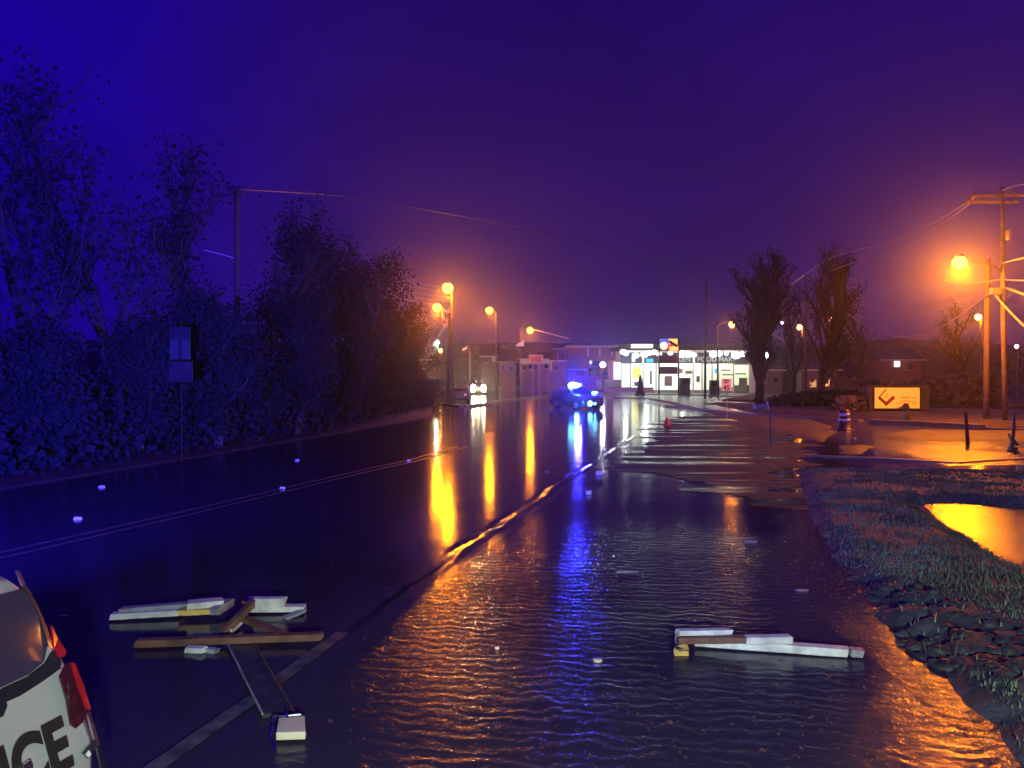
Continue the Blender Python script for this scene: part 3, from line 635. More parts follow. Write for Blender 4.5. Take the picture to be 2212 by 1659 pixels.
# ------------------------------------------------------------------ shop
SD = 118.0
E_wall = mat("lit_shop_window", (1, 1, 1), .4, emit=(0.76, 1.0, 0.74), estr=1.5)
E_wall2 = mat("glowing_shop_wall", (1, 1, 1), .4, emit=(0.78, 1.0, 0.82), estr=0.75)  # wall, board and posts glow in place of light falling on them
E_white = mat("lit_fascia_sign", (1, 1, 1), .4, emit=(0.85, 1.0, 1.0), estr=2.2)
E_ylw = mat("lit_yellow_poster", (1, 1, 0), .4, emit=(1.0, 0.92, 0.28), estr=1.1)
E_green = mat("lit_green_window", (1, 1, 1), .4, emit=(0.62, 0.95, 0.45), estr=0.9)
E_can = mat("lit_canopy_lamp", (1, 1, 1), .4, emit=(0.95, 1.0, 0.88), estr=2.6)
E_blue_s = mat("lit_blue_sign", (0, 0, 1), .4, emit=(0.13, 0.16, 0.62), estr=1.0)
E_org_s = mat("lit_orange_sign", (1, .4, 0), .4, emit=(1.0, 0.66, 0.16), estr=1.3)
E_red_s = mat("lit_red_sign", (1, 0, 0), .4, emit=(0.9, 0.02, 0.01), estr=0.9)
E_disc = mat("lit_disc_sign", (1, .9, .6), .4, emit=(1.0, 0.82, 0.5), estr=1.4)
E_teal = mat("lit_teal_poster", (0, .5, 1), .4, emit=(0.10, 0.32, 0.62), estr=0.8)
M_fas = mat("dark_fascia", (0.035, 0.045, 0.07), .5, var=.1)
M_pan = mat("maroon_panel", (0.13, 0.05, 0.06), .6, var=.1)
M_ltr = mat("pale_letter", (0.6, 0.68, 0.75), .5, var=.05)
def q(vx, vy, d=SD): return P(vx, vy, d)
def panel(mb, x0, y0, x1, y1, d, t=0.1):
    a = P(x0, y1, d); c = P(x1, y0, d); mb.box(((a.x + c.x) / 2, d, (a.z + c.z) / 2), (c.x - a.x, t, c.z - a.z)); return mb
shop = thing("convenience_shop", "single-storey petrol station shop with brightly lit windows and a long dark fascia", "shop", ground_at(1480, SD, .1))
w = MB(); panel(w, 1330, 745, 1640, 849, SD + 8, .3)
w.box((q(1328, 800).x, SD + 4, 2.6), (.2, 8, 5.0)); w.box((q(1640, 800).x, SD + 4, 2.6), (.2, 8, 5.0)); panel(w, 1338, 783, 1342, 849, SD + .3, .3); panel(w, 1618, 785, 1641, 849, SD + .3, .3)
for x in (1362, 1389, 1417, 1466, 1497, 1516, 1538, 1552, 1584): panel(w, x - 1.6, 783, x + 1.6, 849, SD + .25, .35)
w.build("wall", M_trim, shop)
r = MB(); r.box((q(1485, 800).x, SD + 4, q(1, 752).z), (q(1642, 1).x - q(1335, 1).x, 9, .4)); panel(r, 1336, 744, 1640, 757, SD - .5, .4); r.build("roof", M_roof, shop)
f = MB(); panel(f, 1341, 762, 1622, 784, SD + .1, .25); f.build("fascia", M_fas, shop)
panel(MB(), 1341, 757, 1622, 761.5, SD - .9, 1.6).build("soffit", M_trim, shop)
for i, (a, c, e_, y0, y1) in enumerate(((1343, 1361, E_wall2, 786, 838), (1363, 1388, E_wall, 785, 842), (1390, 1416, E_wall, 785, 842), (1418, 1465, E_wall, 785, 842), (1467, 1496, E_wall, 785, 842), (1498, 1515, E_wall, 785, 842), (1517, 1537, E_green, 786, 842), (1539, 1551, E_green, 786, 842), (1553, 1583, E_green, 785, 836), (1585, 1617, E_green, 788, 832), (1619, 1636, E_wall, 797, 846))):
    panel(MB(), a, y0, c, y1, SD + .35, .08).build("window", e_, shop)
panel(MB(), 1325, 783, 1341, 822, SD - .2, .25).build("side_board", E_wall2, shop)
for (a, b_, c, d_, m_) in ((1366, 793, 1384, 817, E_ylw), (1480, 800, 1495, 808, M_metal), (1467, 796, 1475, 806, M_metal), (1543, 796, 1551, 806, E_teal), (1365, 764, 1372, 781, E_green), (1396, 775, 1411, 783, E_teal), (1435, 812, 1452, 834, M_metal), (1488, 816, 1492, 830, M_fas), (1557, 798, 1577, 801, M_siding), (1560, 808, 1584, 811, M_siding), (1588, 806, 1612, 809, M_siding), (1596, 816, 1614, 832, M_siding), (1504, 812, 1512, 826, M_siding), (1404, 800, 1408, 830, M_dark), (1370, 824, 1384, 834, M_siding)):
    panel(MB(), a, b_, c, d_, SD - .06, .05).build("poster" if m_ in (E_ylw, E_teal, E_green) else "display", m_, shop)
panel(MB(), 1363.5, 743.5, 1410, 751.5, SD - 1.0, .3).build("roof_sign", E_white, shop, bevel=.08)
for w_, x_ in (("LENT", 1466), ("FOOD", 1506), ("MART", 1552)): text("lettering", w_, 1.05, M_ltr, shop, q(x_, 781, SD - .14), (1, 0, 0), (0, 0, 1), bold=.008, xscale=1.0)
pst = MB()
for x in (1389, 1499): panel(pst, x - 1.7, 760, x + 1.7, 784, SD - .1, .2)
pst.build("fascia_post", E_wall2, shop)
for i, (x, y, rr) in enumerate(((1346, 759, .5), (1352, 763, .42), (1374, 767, .5), (1392, 765, .62), (1402, 762, .45), (1413, 760, .5), (1424, 764, .42), (1448, 762, .4), (1474, 764, .7), (1488, 764, .6), (1500, 766, .4), (1541, 764, .62), (1553, 763, .55), (1569, 763, .35), (1590, 766, .75), (1604, 764, .5))):
    MB().blob(P(x, y + 1, SD - 1.7), rr, 12, 6, sc=(1, 1, .8)).build("canopy_lamp", E_can, shop, smooth=True)
for x in (1352, 1395, 1475, 1545, 1592):
    light("canopy_light", 'POINT', P(x, 768, SD - 3.0), 160, WHITE, .3, shop)
# low wall/forecourt edge, pylon sign
pyl = thing("pylon_sign", "tall price sign with lit blue and orange top and dark lower panels before the shop", "sign", ground_at(1445, 104, .1))
pb = MB(); panel(pb, 1422, 731, 1425, 853, 104.2, .3); panel(pb, 1464, 731, 1467, 853, 104.2, .3); pb.build("post", M_dark, pyl)
def pp(x0, y0, x1, y1, m_, n, dd=0.0, bev=0): return panel(MB(), x0, y0, x1, y1, 104 - dd, .3).build(n, m_, pyl, bevel=bev)
pp(1425, 730, 1464, 757.5, M_dark, "sign_box", -.1)
pp(1425.5, 732, 1444, 746, E_blue_s, "blue_panel", .15); pp(1445, 732, 1463, 745, E_org_s, "orange_panel", .15); pp(1446, 748, 1464, 757, E_org_s, "lower_orange_panel", .15)
pp(1443, 746.5, 1466, 758.5, E_red_s, "red_panel", .08)
MB().tube([P(1434, 747, 103.4), P(1434, 747, 103.6)], .52, 20).build("round_badge", E_disc, pyl)
MB().beam(P(1445, 737, 103.6), P(1463, 748, 103.6), .1, .35, up=(1, 0, 1)).build("dark_stripe", M_dark, pyl)
MB().beam(P(1446, 745.5, 103.5), P(1453, 746, 103.5), .1, .35).build("red_mark", E_red_s, pyl)
pp(1425.5, 767, 1463.5, 785, M_pan, "upper_price_panel"); pp(1426, 787, 1462, 790.5, E_wall, "strip_light"); pp(1425.5, 792, 1463, 808, M_pan, "lower_price_panel")
for lab, x0, x1, y0, d in (("dark fuel pump beside the pylon sign", 1467, 1490, 816, 106), ("dark fuel pump near the speed limit sign", 1532, 1553, 821, 104)):
    t = thing("fuel_pump", lab, "fuel pump", ground_at((x0 + x1) / 2, d, .12), "fuel pumps")
    a = P(x0, y0, d); c = P(x1, y0, d); hh = a.z - .12; ww = c.x - a.x
    MB().box(((a.x + c.x) / 2, d, .12 + hh / 2), (ww, .8, hh), taper=.93).build("cabinet", M_dark, t, bevel=.08)
    MB().box(((a.x + c.x) / 2, d - .42, .12 + hh * .72), (ww * .5, .04, hh * .25)).build("display", M_glassd, t)
    MB().tube([(a.x + .1, d - .45, hh * .8), (a.x - .1, d - .5, hh * .4), (a.x + .15, d - .45, hh * .3)], .03, 6).build("hose", M_tyre, t)
M_shr = mat("dark_shrub", (0.10, 0.045, 0.04), .8, var=.4, scale=3)
b = MB(); base = ground_at(1383, 100, .1)
for _ in range(1500):
    z = random.random() * 2.7; rr = (.75 - .5 * min(1, z / 1.0) if z < .9 else .42 * (1 - (z - .9) / 2.2)) * random.random() ** .5; a = random.uniform(0, 2 * PI)
    p = base + Vector((rr * math.cos(a), rr * math.sin(a), z)); u = Vector((random.uniform(-1, 1), random.uniform(-1, 1), random.uniform(-1, 1))).normalized() * .09; v = u.cross(Vector((0.2, 1, .4))).normalized() * .07
    b.add([p - u, p - v, p + u, p + v], [(0, 1, 2, 3)])
sh = thing("shrub", "narrow dark shrub standing in front of the lit shop wall", "shrub", base); b.build("foliage", M_shr, sh); MB().tube([base, base + Vector((0, 0, 2.0))], [.08, .03], 6).build("stem", M_bark, sh)
# low lit retaining wall
t = thing("low_wall", "low pale wall lit by the shop along the forecourt edge", "wall", ground_at(1350, 108, 0))
panel(MB(), 1306, 838, 1411, 846.5, 108, .4).build("masonry", M_trim, t); panel(MB(), 1305, 836.8, 1412, 838.2, 108, .55).build("coping", M_conc, t)
t = thing("low_wall", "grey block wall with a dark gap left of the shop", "wall", ground_at(1310, 114, 0))
panel(MB(), 1288, 822, 1303, 838, 114, .4).build("left_panel", M_siding, t); panel(MB(), 1306, 820, 1341, 838, 114, .4).build("right_panel", M_siding, t)
# speed limit sign
d = 46; t = thing("speed_limit_sign", "white speed limit 45 sign on a post in front of the shop", "road sign", ground_at(1570, d, .1))
MB().tube([ground_at(1570, d, .05), P(1570, 822, d)], .035, 8).build("post", M_metal, t)
pl_ = panel(MB(), 1558, 818, 1581, 844, d - .06, .02).build("plate", M_refl, t, bevel=.008)
M_black = mat("black_lettering", (0.02, 0.02, 0.02), .5, var=.05)
text("number", "45", .40, M_black, t, P(1569.5, 842, d - .08), (1, 0, 0), (0, 0, 1), bold=.008, align='CENTER')
text("wording", "SPEED\nLIMIT", .13, M_black, t, P(1569.5, 823, d - .08), (1, 0, 0), (0, 0, 1), bold=.003, align='CENTER')

# ------------------------------------------------------------------ buildings of the town
def gwin(parent, x0, y0, x1, y1, d, m_=None, frame=True):
    w_ = panel(MB(), x0, y0, x1, y1, d, .12).build("window", m_ or M_glassd, parent)
    if frame: panel(MB(), x0 - .6, y1, x1 + .6, y1 + 1.1, d - .05, .25).build("sill", M_trim, w_)
bd = 140
t = thing("brick_building", "two-storey brick building with a pale roof edge between the police light and the shop", "building", ground_at(1280, bd, .1))
a = P(1226, 750, bd); c = P(1336, 845, bd)
MB().box(((a.x + c.x) / 2, bd + 6, a.z / 2), (c.x - a.x, 12, a.z)).build("wall", M_brick, t)
MB().box(((a.x + c.x) / 2, bd + 5.9, a.z + .12), (c.x - a.x + .6, 12.6, .45)).build("roof_edge", M_trim, t)
for x in (1270.5, 1295.5, 1322.5): panel(MB(), x - 2, 753, x + 2, 770, bd - .1, .2).build("pilaster", M_trim, t)
for x0, y0, x1, y1 in ((1272, 779, 1292, 791), (1272, 796, 1293, 812), (1246, 800, 1262, 812), (1300, 800, 1316, 812)): gwin(t, x0, y0, x1, y1, bd - .1)
panel(MB(), 1226, 797, 1270, 799.5, bd - .15, .2).build("string_course", M_trim, t)
def house(lab, x0, x1, yt, yb, d, m_, depth=7, roof=1.6, wins=(), doors=(), porch=None, name="house"):
    t = thing(name, lab, "house", ground_at((x0 + x1) / 2, d, .1))
    a = P(x0, yt, d); c = P(x1, yb, d); z0 = 0.05
    MB().box(((a.x + c.x) / 2, d + depth / 2, (a.z + z0) / 2), (c.x - a.x, depth, a.z - z0)).build("wall", m_, t)
    ov = .4; A = [Vector((a.x - ov, d - ov, a.z)), Vector((a.x - ov, d + depth + ov, a.z)), Vector((a.x - ov, d + depth / 2, a.z + roof))]
    MB().prism(A, (c.x - a.x + 2 * ov, 0, 0)).build("roof", M_roof, t)
    MB().box(((a.x + c.x) / 2, d - ov - .03, a.z + .02), (c.x - a.x + 2 * ov, .08, .22)).build("gutter", M_trim, t)
    for w_ in wins: gwin(t, *w_[:4], d - .06, (w_[4] if len(w_) > 4 else None))
    for x, y, xx, yy in doors: panel(MB(), x, y, xx, yy, d - .06, .12).build("door", M_trim, t)
    return t
house("low pinkish house with white door frames left of the brick building", 1166, 1222, 780, 842, 132, M_siding, wins=((1196, 790, 1208, 800), (1176, 787, 1186, 796)), doors=((1189, 781, 1192, 802), (1140, 0, 1140, 0))[:1])
t = thing("porch", "white timber porch roof on posts beside the brick building", "porch", ground_at(1207, 128, .1))
panel(MB(), 1192, 752.5, 1223, 756, 128, 2.5).build("porch_roof", M_siding, t)
for x in (1198, 1205, 1221): panel(MB(), x - .9, 756, x + .9, 846, 127.2, .25).build("post", M_siding, t)
house("pale low shop building behind the pinkish roadside sign", 1124, 1164, 776, 840, 136, M_siding, roof=.6, wins=((1142, 788, 1149, 797), (1152, 790, 1158, 799), (1128, 790, 1136, 800)))
house("dim house with a lit-looking upstairs window left of centre", 1040, 1072, 770, 838, 140, M_siding, wins=((1063, 771, 1070, 780, M_trim), (1047, 775, 1053, 783)))
house("dim gabled house right of the headlights", 1078, 1114, 782, 838, 146, M_trim, roof=2.4, wins=((1084, 790, 1091, 800), (1100, 792, 1108, 803)))
house("small dim house left of the dark pole cluster", 888, 934, 778, 845, 120, M_siding, wins=((905, 785, 926, 796, M_brown),))
house("dim house far behind the yellow sign with one small bright window", 1905, 1990, 778, 842, 125, M_brick, roof=2.0, wins=((1933, 781, 1943, 792, E_whl), (1960, 786, 1970, 798)))
house("dim house behind the trees with two warm lit windows", 1735, 1810, 800, 848, 112, M_siding, wins=((1750, 820, 1763, 836, mat("lit_warm_window", (1, .7, .4), .4, emit=(1.0, .55, .18), estr=.55)), (1777, 818, 1792, 834, mat("lit_orange_window", (1, .6, .3), .4, emit=(1.0, .50, .14), estr=.9))))
house("small outbuilding with a pale lit doorway right of the shop", 1644, 1690, 800, 850, 116, M_siding, doors=((1646, 809, 1652, 831),), wins=((1672, 815, 1680, 828),))
t = thing("shop_sign", "rounded pinkish roadside sign on two posts left of the brick building", "sign", ground_at(1158, 112, .1))
panel(MB(), 1142.5, 766, 1173.5, 784, 112, .3).build("board", mat("pinkish_board", (0.75, 0.42, 0.33), .5, var=.1), t, bevel=.25)
panel(MB(), 1147, 770, 1169, 781, 111.8, .12).build("picture_panel", mat("reddish_board", (0.5, 0.2, 0.13), .5, var=.3, scale=1), t, bevel=.1)
for x in (1151, 1165): panel(MB(), x - 1, 784, x + 1, 852, 112, .15).build("post", M_metal, t)
t = thing("banner", "long pale banner behind the rounded sign", "banner", P(1135, 790, 118)); panel(MB(), 1124, 775, 1187, 786, 118, .06).build("cloth", mat("pale_banner", (.45, .5, .42), .6, var=.1), t)
for x in (1126, 1185): panel(MB(), x - .8, 786, x + .8, 848, 118, .1).build("post", M_metal, t)

# ------------------------------------------------------------------ yellow sign on its wall
d = 52; t = thing("monument_sign", "orange-yellow board with a dark chevron emblem set in a low masonry wall", "sign", ground_at(1938, d, .1))
panel(MB(), 1875, 832, 2003, 897, d + .35, .5).build("wall", M_bank, t, bevel=.03)
panel(MB(), 1887, 835, 1989, 885, d, .14).build("frame", M_dark, t)
E_board = mat("self_lit_board", (1, .6, .1), .45, emit=(1.0, .45, .045), estr=.62)  # the board's own glow replaces street lamp light falling on it
panel(MB(), 1889.5, 837.5, 1986.5, 882, d - .09, .06).build("board", E_board, t, bevel=.02)
M_maroon = mat("maroon_vinyl", (0.16, 0.02, 0.01), .5, var=.05); M_rose = mat("rose_vinyl", (0.6, 0.16, 0.12), .5, var=.05)
def stroke(pts, wd, m_, nm, dd):
    b = MB()
    for i in range(len(pts) - 1):
        a_, c_ = P(*pts[i], d - dd), P(*pts[i + 1], d - dd); e_ = (c_ - a_).normalized() * wd * .32
        b.beam(a_ - (e_ if i else e_ * 0), c_ + e_ * (i < len(pts) - 2), .012 + .001 * i, wd, up=Vector((-(c_ - a_).z, 0, (c_ - a_).x)))
    b.build(nm, m_, t)
def K(x, y): return (1865 + x * .0744, 822.8 + y * .0744)
stroke([K(668, 235), K(470, 455), K(662, 630), K(868, 440)], .075, M_maroon, "inner_chevron", .135)
stroke([K(425, 480), K(665, 705), K(915, 485)], .085, M_maroon, "outer_chevron", .138)
stroke([K(455, 465), K(664, 662), K(893, 460)], .06, M_rose, "chevron_core", .132)
b = MB(); M_brv = mat("brown_vinyl", (0.6, 0.25, 0.03), .5, var=.05)
for (x0, x1, y, h) in ((1090, 1370, 480, 34), (1420, 1530, 492, 30), (1100, 1380, 590, 26), (1420, 1530, 590, 22), (950, 1120, 652, 20), (1150, 1350, 650, 18), (1420, 1560, 655, 26), (980, 1090, 735, 12), (1440, 1550, 735, 12), (600, 735, 455, 20), (650, 700, 385, 18)):
    n = max(3, int((x1 - x0) / 28)); st = (x1 - x0) / n
    for i in range(n):
        X0, Y0 = K(x0 + i * st, y - h / 2); X1, Y1 = K(x0 + (i + .78) * st, y + h / 2); panel(b, X0, Y0, X1, Y1, d - .13, .012)
b.build("small_print", M_brv, t)
# ------------------------------------------------------------------ mailbox, barrel, cone, posts
dm = 42; t = thing("mailbox", "dark mailbox with a peaked top on a post in front of the yellow sign", "mailbox", ground_at(1958, dm, .1))
panel(MB(), 1951, 893, 1963, 911, dm, .3).build("post", M_dark, t)
MB().tube([P(1957, 893, dm), P(1957, 884, dm)], .03, 6).build("stem", M_dark, t)
MB().prism([P(1945, 884, dm), P(1966, 884, dm), P(1964, 876, dm), P(1962, 872, dm), P(1957, 878, dm)], (0, .45, 0)).build("box", M_dark, t)
dm = 28; t = thing("mailbox", "grey mailbox leaning on a slim pale post at the flooded roadside", "mailbox", ground_at(1664, dm, 0))
MB().tube([ground_at(1665, dm, -.1), P(1663, 884, dm)], .03, 8).build("post", M_dmet, t)
MB().beam(P(1627, 880, dm), P(1658, 877, dm), .18, .20).build("box", M_metal, t, bevel=.05); MB().beam(P(1657, 868, dm), P(1660, 884, dm), .02, .05).build("flag", M_refl, t)
db = 36; c0 = ground_at(1824, db, -.02); t = thing("traffic_barrel", "dark traffic barrel with reflective bands standing in the flood at the right", "traffic barrel", c0)
MB().lathe(c0, [(.36, 0), (.36, .08), (.28, .10), (.27, .38), (.255, .40), (.25, .66), (.235, .68), (.225, .98), (.15, 1.02)], 20).build("body", M_orange if False else mat("barrel_plastic", (.10, .03, .04), .5, var=.1), t, smooth=True)
for z0, z1, r_ in ((.72, .84, .236), (.48, .58, .257)):
    MB().lathe(c0 + Vector((0, 0, z0)), [(r_ + .004, 0), (r_ + .001, z1 - z0)], 20).build("reflective_band", M_refl, t, smooth=True)
MB().beam(c0 + Vector((-.1, 0, 1.03)), c0 + Vector((.1, 0, 1.03)), .04, .08).build("handle", M_dark, t)
d = 40; c0 = ground_at(1441, d, 0); t = thing("traffic_cone", "small bright orange traffic cone in the water before the shop", "traffic cone", c0)
MB().lathe(c0, [(.17, 0), (.045, .42), (.02, .44)], 16).build("cone", mat("cone_orange", (.85, .12, .05), .5, emit=None), t, smooth=True); MB().box(c0 + Vector((0, 0, .02)), (.42, .42, .04)).build("base", M_orange, t)
t = thing("leaning_post", "dark leaning wooden post standing in the bright orange water", "post", G(2091, 963)); MB().tube([G(2091, 963, -.1), P(2086, 893, G(2091, 963).y)], [.07, .055], 8).build("timber", M_dboard, t); MB().tube([P(2086.2, 893, G(2091, 963).y), P(2086, 889, G(2091, 963).y)], [.03, .02], 6).build("cap", M_dark, t)
dz = G(2186, 975).y; t = thing("leaning_post", "dark post wrapped in caught debris at the right edge", "post", G(2186, 975)); MB().tube([G(2184, 978, -.1), P(2190, 930, dz), P(2191, 888, dz)], [.06, .05, .04], 8).build("timber", M_dboard, t)
b = MB()
for (x0, y0, x1, y1, w_) in ((2178, 935, 2186, 955, .08), (2176, 985, 2190, 950, .14), (2188, 950, 2198, 962, .12), (2176, 972, 2198, 968, .1), (2174, 985, 2182, 965, .12)): b.beam(P(x0, y0, dz - .1), P(x1, y1, dz - .15), w_, w_ * .8)
b.build("debris", M_dboard, t)
b = MB(); dx = G(1848, 978).y
tt = thing("debris_heap", "pale scraps heaped beside the traffic barrel", "debris", G(1848, 962))
for (x, y, s) in ((1832, 938, .14), (1838, 948, .2), (1833, 955, .12), (1840, 958, .16), (1846, 950, .07), (1836, 965, .1)): MB().blob(P(x, y - 2, db - .6 if y < 950 else 31), s, 7, 5, .3, (1, 1, .7)).build("scrap", M_cream, tt)

# ------------------------------------------------------------------ left roadside sign
d = 23; t = thing("road_sign", "faint pair of square sign plates on a thin post in front of the wood", "road sign", ground_at(392, d, .05))
MB().tube([ground_at(392, d, 0), P(391, 700, d)], .018, 8).build("post", M_tyre, t)
panel(MB(), 366, 706, 411, 776, d - .06, .02).build("upper_plate", mat("faint_plate", (.018, .018, .018), .5, var=.2), t)
panel(MB(), 368, 733, 385, 776, d - .09, .012).build("plate_marking", mat("dull_marking", (.045, .045, .045), .6), t); panel(MB(), 393, 733, 410, 776, d - .09, .012).build("plate_marking", mat("dull_marking", (.045, .045, .045), .6), t)
panel(MB(), 365, 781, 416, 825, d - .06, .02).build("lower_plate", mat("faint_plate_lower", (.03, .02, .02), .5, var=.4, scale=3), t)

# ------------------------------------------------------------------ vehicles
M_carw = mat("white_car_paint", (0.44, 0.47, 0.45), .3, coat=.6, var=.04)
M_carb = mat("black_car_paint", (0.02, 0.02, 0.03), .2, coat=.8, var=.1)
M_card = mat("dark_car_paint", (0.05, 0.05, 0.07), .25, coat=.8, var=.1)
M_tail = mat("red_lamp_lens", (0.40, 0.012, 0.02), .12, coat=.8, var=.3, scale=12)
M_tail2 = mat("dark_red_lamp_lens", (0.05, 0.006, 0.02), .12, coat=.8, var=.5, scale=20)
M_chrome = mat("chrome", (0.7, 0.7, 0.72), .12, 1.0, var=.05)
E_head = mat("lit_headlight", (1, 1, .8), .4, emit=(1.0, 0.85, 0.45), estr=40)
E_bar = mat("lit_blue_strobe", (.3, .7, 1), .4, emit=(0.14, 0.60, 1.0), estr=14)
E_barb = mat("lit_blue_lens", (.1, .1, 1), .4, emit=(0.05, 0.10, 1.0), estr=6)
def halfw(z):   # half width of the body side at height z
    pts = ((.25, .93), (.55, 1.02), (.70, 1.015), (.95, .985), (1.14, .955), (1.2, .94), (1.66, .765), (1.74, .55))
    for (a, wa), (c, wc) in zip(pts, pts[1:]):
        if z <= c: return wa + (wc - wa) * max(0, (z - a)) / (c - a)
    return .5
def suv(name, label, cat, loc, rz, body_m, group=None, lightbar=True):
    t = thing(name, label, cat, loc, group, rz)
    st = [  # x, bottom, belt, top, width scale
        (2.48, .42, .80, .84, .80), (2.38, .32, .92, .96, .93), (1.9, .26, 1.02, 1.08, .985), (1.15, .26, 1.10, 1.16, 1.0), (.85, .26, 1.12, 1.30, 1.0),
        (.35, .26, 1.13, 1.62, 1.0), (-.1, .26, 1.14, 1.72, 1.0), (-1.2, .26, 1.14, 1.72, 1.0), (-2.0, .28, 1.15, 1.68, .995), (-2.30, .34, 1.15, 1.66, .997), (-2.46, .38, 1.15, 1.62, .985), (-2.53, .42, 1.1, 1.55, .93)]
    b = MB(); rings = []
    for x, zb, zbelt, zt, ws in st:
        zs = [zb, zb + .12, .56, .70, max(.72, zbelt - .18), zbelt - .02, zbelt + .04 if zt > zbelt + .08 else zbelt, (zbelt + zt) / 2, zt - .07 if zt - zbelt > .2 else zt - .02, zt]
        zs = [max(zs[:i + 1]) for i in range(len(zs))]
        L = []
        for i, z in enumerate(zs):
            wv = halfw(z) * ws
            if i == 9: wv *= .84
            xx = x + (.30 * min(1, max(0, (z - .72) / .95)) if x < -1.9 else 0) * min(1, (-x - 1.9) / .35)
            L.append((xx, wv, z))
        ring = L + [(q[0], -q[1], q[2]) for q in reversed(L)]
        rings.append(ring)
    m_ = len(rings[0])
    for r_ in rings: b.v += r_
    for i in range(len(rings) - 1):
        for k in range(m_): a = i * m_ + k; c = i * m_ + (k + 1) % m_; b.f.append((a, a + m_, c + m_, c))
    b.f.append(tuple(range(m_))); b.f.append(tuple((len(rings) - 1) * m_ + k for k in reversed(range(m_))))
    body = b.build("body", body_m, t, smooth=True, local=True)
    bm = bmesh.new(); bm.from_mesh(body.data); bmesh.ops.recalc_face_normals(bm, faces=bm.faces[:]); bm.to_mesh(body.data); bm.free()
    b_ = body.modifiers.new("bevel", 'BEVEL'); b_.width = .02; b_.segments = 2; b_.limit_method = 'ANGLE'; b_.angle_limit = .5
    for sx in (-1.45, 1.5):
        for sy in (-1, 1):
            w_ = MB().tube([(sx, sy * .72, .37), (sx, sy * .99, .37)], .37, 22); w_ = w_.build("wheel", M_tyre, t, local=True)
            MB().tube([(sx, sy * .985, .37), (sx, sy * 1.035, .37)], .23, 14).build("rim", M_metal, w_, local=True)
    def sidepatch(pts, m_, nm, out=.008, th=.012, sgn=1, par=None):
        return MB().prism([(x, sgn * (halfw(z) + out - th), z) for x, z in pts], (0, sgn * th, 0)).build(nm, m_, par or t, local=True)
    for sg in (1, -1):
        sidepatch([(-1.16, 1.20), (-.22, 1.20), (-.22, 1.56), (-1.12, 1.58)], M_glassd, "window", sgn=sg)
        sidepatch([(-.16, 1.20), (.95, 1.20), (.30, 1.56), (-.16, 1.57)], M_glassd, "window", sgn=sg)
        MB().box((.85, sg * 1.10, 1.2), (.12, .2, .15)).build("mirror", M_carb, t, bevel=.03, local=True)
    MB().prism([(1.12, -.80, 1.19), (1.12, .80, 1.19), (.38, .66, 1.645), (.38, -.66, 1.645)], (.02, 0, .02)).build("windscreen", M_glassd, t, local=True)
    MB().prism([(-2.355, -.72, 1.17), (-2.355, .72, 1.17), (-2.235, .64, 1.56), (-2.235, -.64, 1.56)], (-.03, 0, 0)).build("rear_window", M_glassd, t, local=True)
    MB().box((2.46, 0, .62), (.08, 1.1, .22)).build("grille", M_dark, t, bevel=.02, local=True)
    for sg in (1, -1): MB().box((2.36, sg * .78, .76), (.2, .34, .14)).build("headlight", M_chrome, t, bevel=.04, local=True)
    MB().box((-2.5, 0, .55), (.12, 1.6, .22)).build("rear_bumper", body_m, t, bevel=.05, local=True)
    return t, sidepatch

M_glassc = mat("sky_sheen_window", (0.05, 0.042, 0.065), .03, var=.1, spec=1.0, coat=1.0)  # purple-grey sky reflection put into the glass colour
# near patrol car at the bottom left
CA = math.radians(15); dirv = Vector((math.sin(CA), math.cos(CA), 0)); side_v = Vector((math.cos(CA), -math.sin(CA), 0))
cc = dirv * .66 - side_v * 4.0
near, spn = suv("patrol_car", "grey-white police vehicle cut off by the bottom left corner, with big dark letters", "police car", (cc.x, cc.y, 0), -PI / 2 - CA, M_carw)
def onside(vx, vy):
    r = ray(vx, vy); z = 1.0
    for _ in range(30):
        w_ = halfw(z); t_ = (w_ - 4.0) / (r.dot(side_v)); z = CAM_H + r.z * t_
    p = r * t_; L = p.dot(dirv); return (.66 - L, z)
def np_(pts): return [onside(*p) for p in pts]
for ch in list(near.children): pass
spn(np_([(47, 1272), (78, 1325), (99, 1395), (92, 1428), (60, 1456), (0, 1484)]) + [(-1.24, 1.20), (-1.24, 1.56)], M_glassc, "window", out=.010)
spn(np_([(0, 1488), (60, 1460), (96, 1432), (112, 1405), (128, 1420), (126, 1444), (90, 1470), (40, 1502), (0, 1520)]) + [(-1.2, 1.06), (-1.2, 1.16)], M_carb, "belt_trim", out=.012)
spn(np_([(106, 1352), (118, 1378), (136, 1405), (134, 1416), (122, 1420), (110, 1398)]), M_tail, "upper_tail_lens", out=.02)
spn(np_([(124, 1462), (140, 1432), (150, 1428), (171, 1480), (186, 1532), (172, 1560), (157, 1573), (148, 1566), (138, 1510)]), M_tail2, "tail_lamp", out=.018)
spn(np_([(145, 1432), (151, 1430), (172, 1482), (187, 1531), (178, 1531), (160, 1480)]), M_tail, "tail_lamp_edge", out=.028)
spn(np_([(183, 1536), (190, 1534), (212, 1610), (232, 1680), (224, 1700), (204, 1612)]), M_chrome, "corner_strip", out=.014)
spn(np_([(176, 1628), (198, 1600), (204, 1612), (186, 1638)]), M_carb, "marker_recess", out=.014)
spn(np_([(179, 1629), (186, 1620), (190, 1628), (185, 1635)]), M_refl, "side_marker", out=.02)
spn(np_([(29, 1232), (36, 1232), (48, 1262), (42, 1266)]), M_chrome, "roof_rail_end", out=.02)
spn(np_([(38, 1272), (46, 1262), (56, 1270), (80, 1316), (98, 1360), (108, 1400), (100, 1396), (80, 1330), (50, 1278)]), M_carb, "window_trim", out=.016)
spn(np_([(40, 1650), (54, 1640), (60, 1655), (56, 1680), (42, 1680)]), M_chrome, "fuel_cap_latch", out=.03)
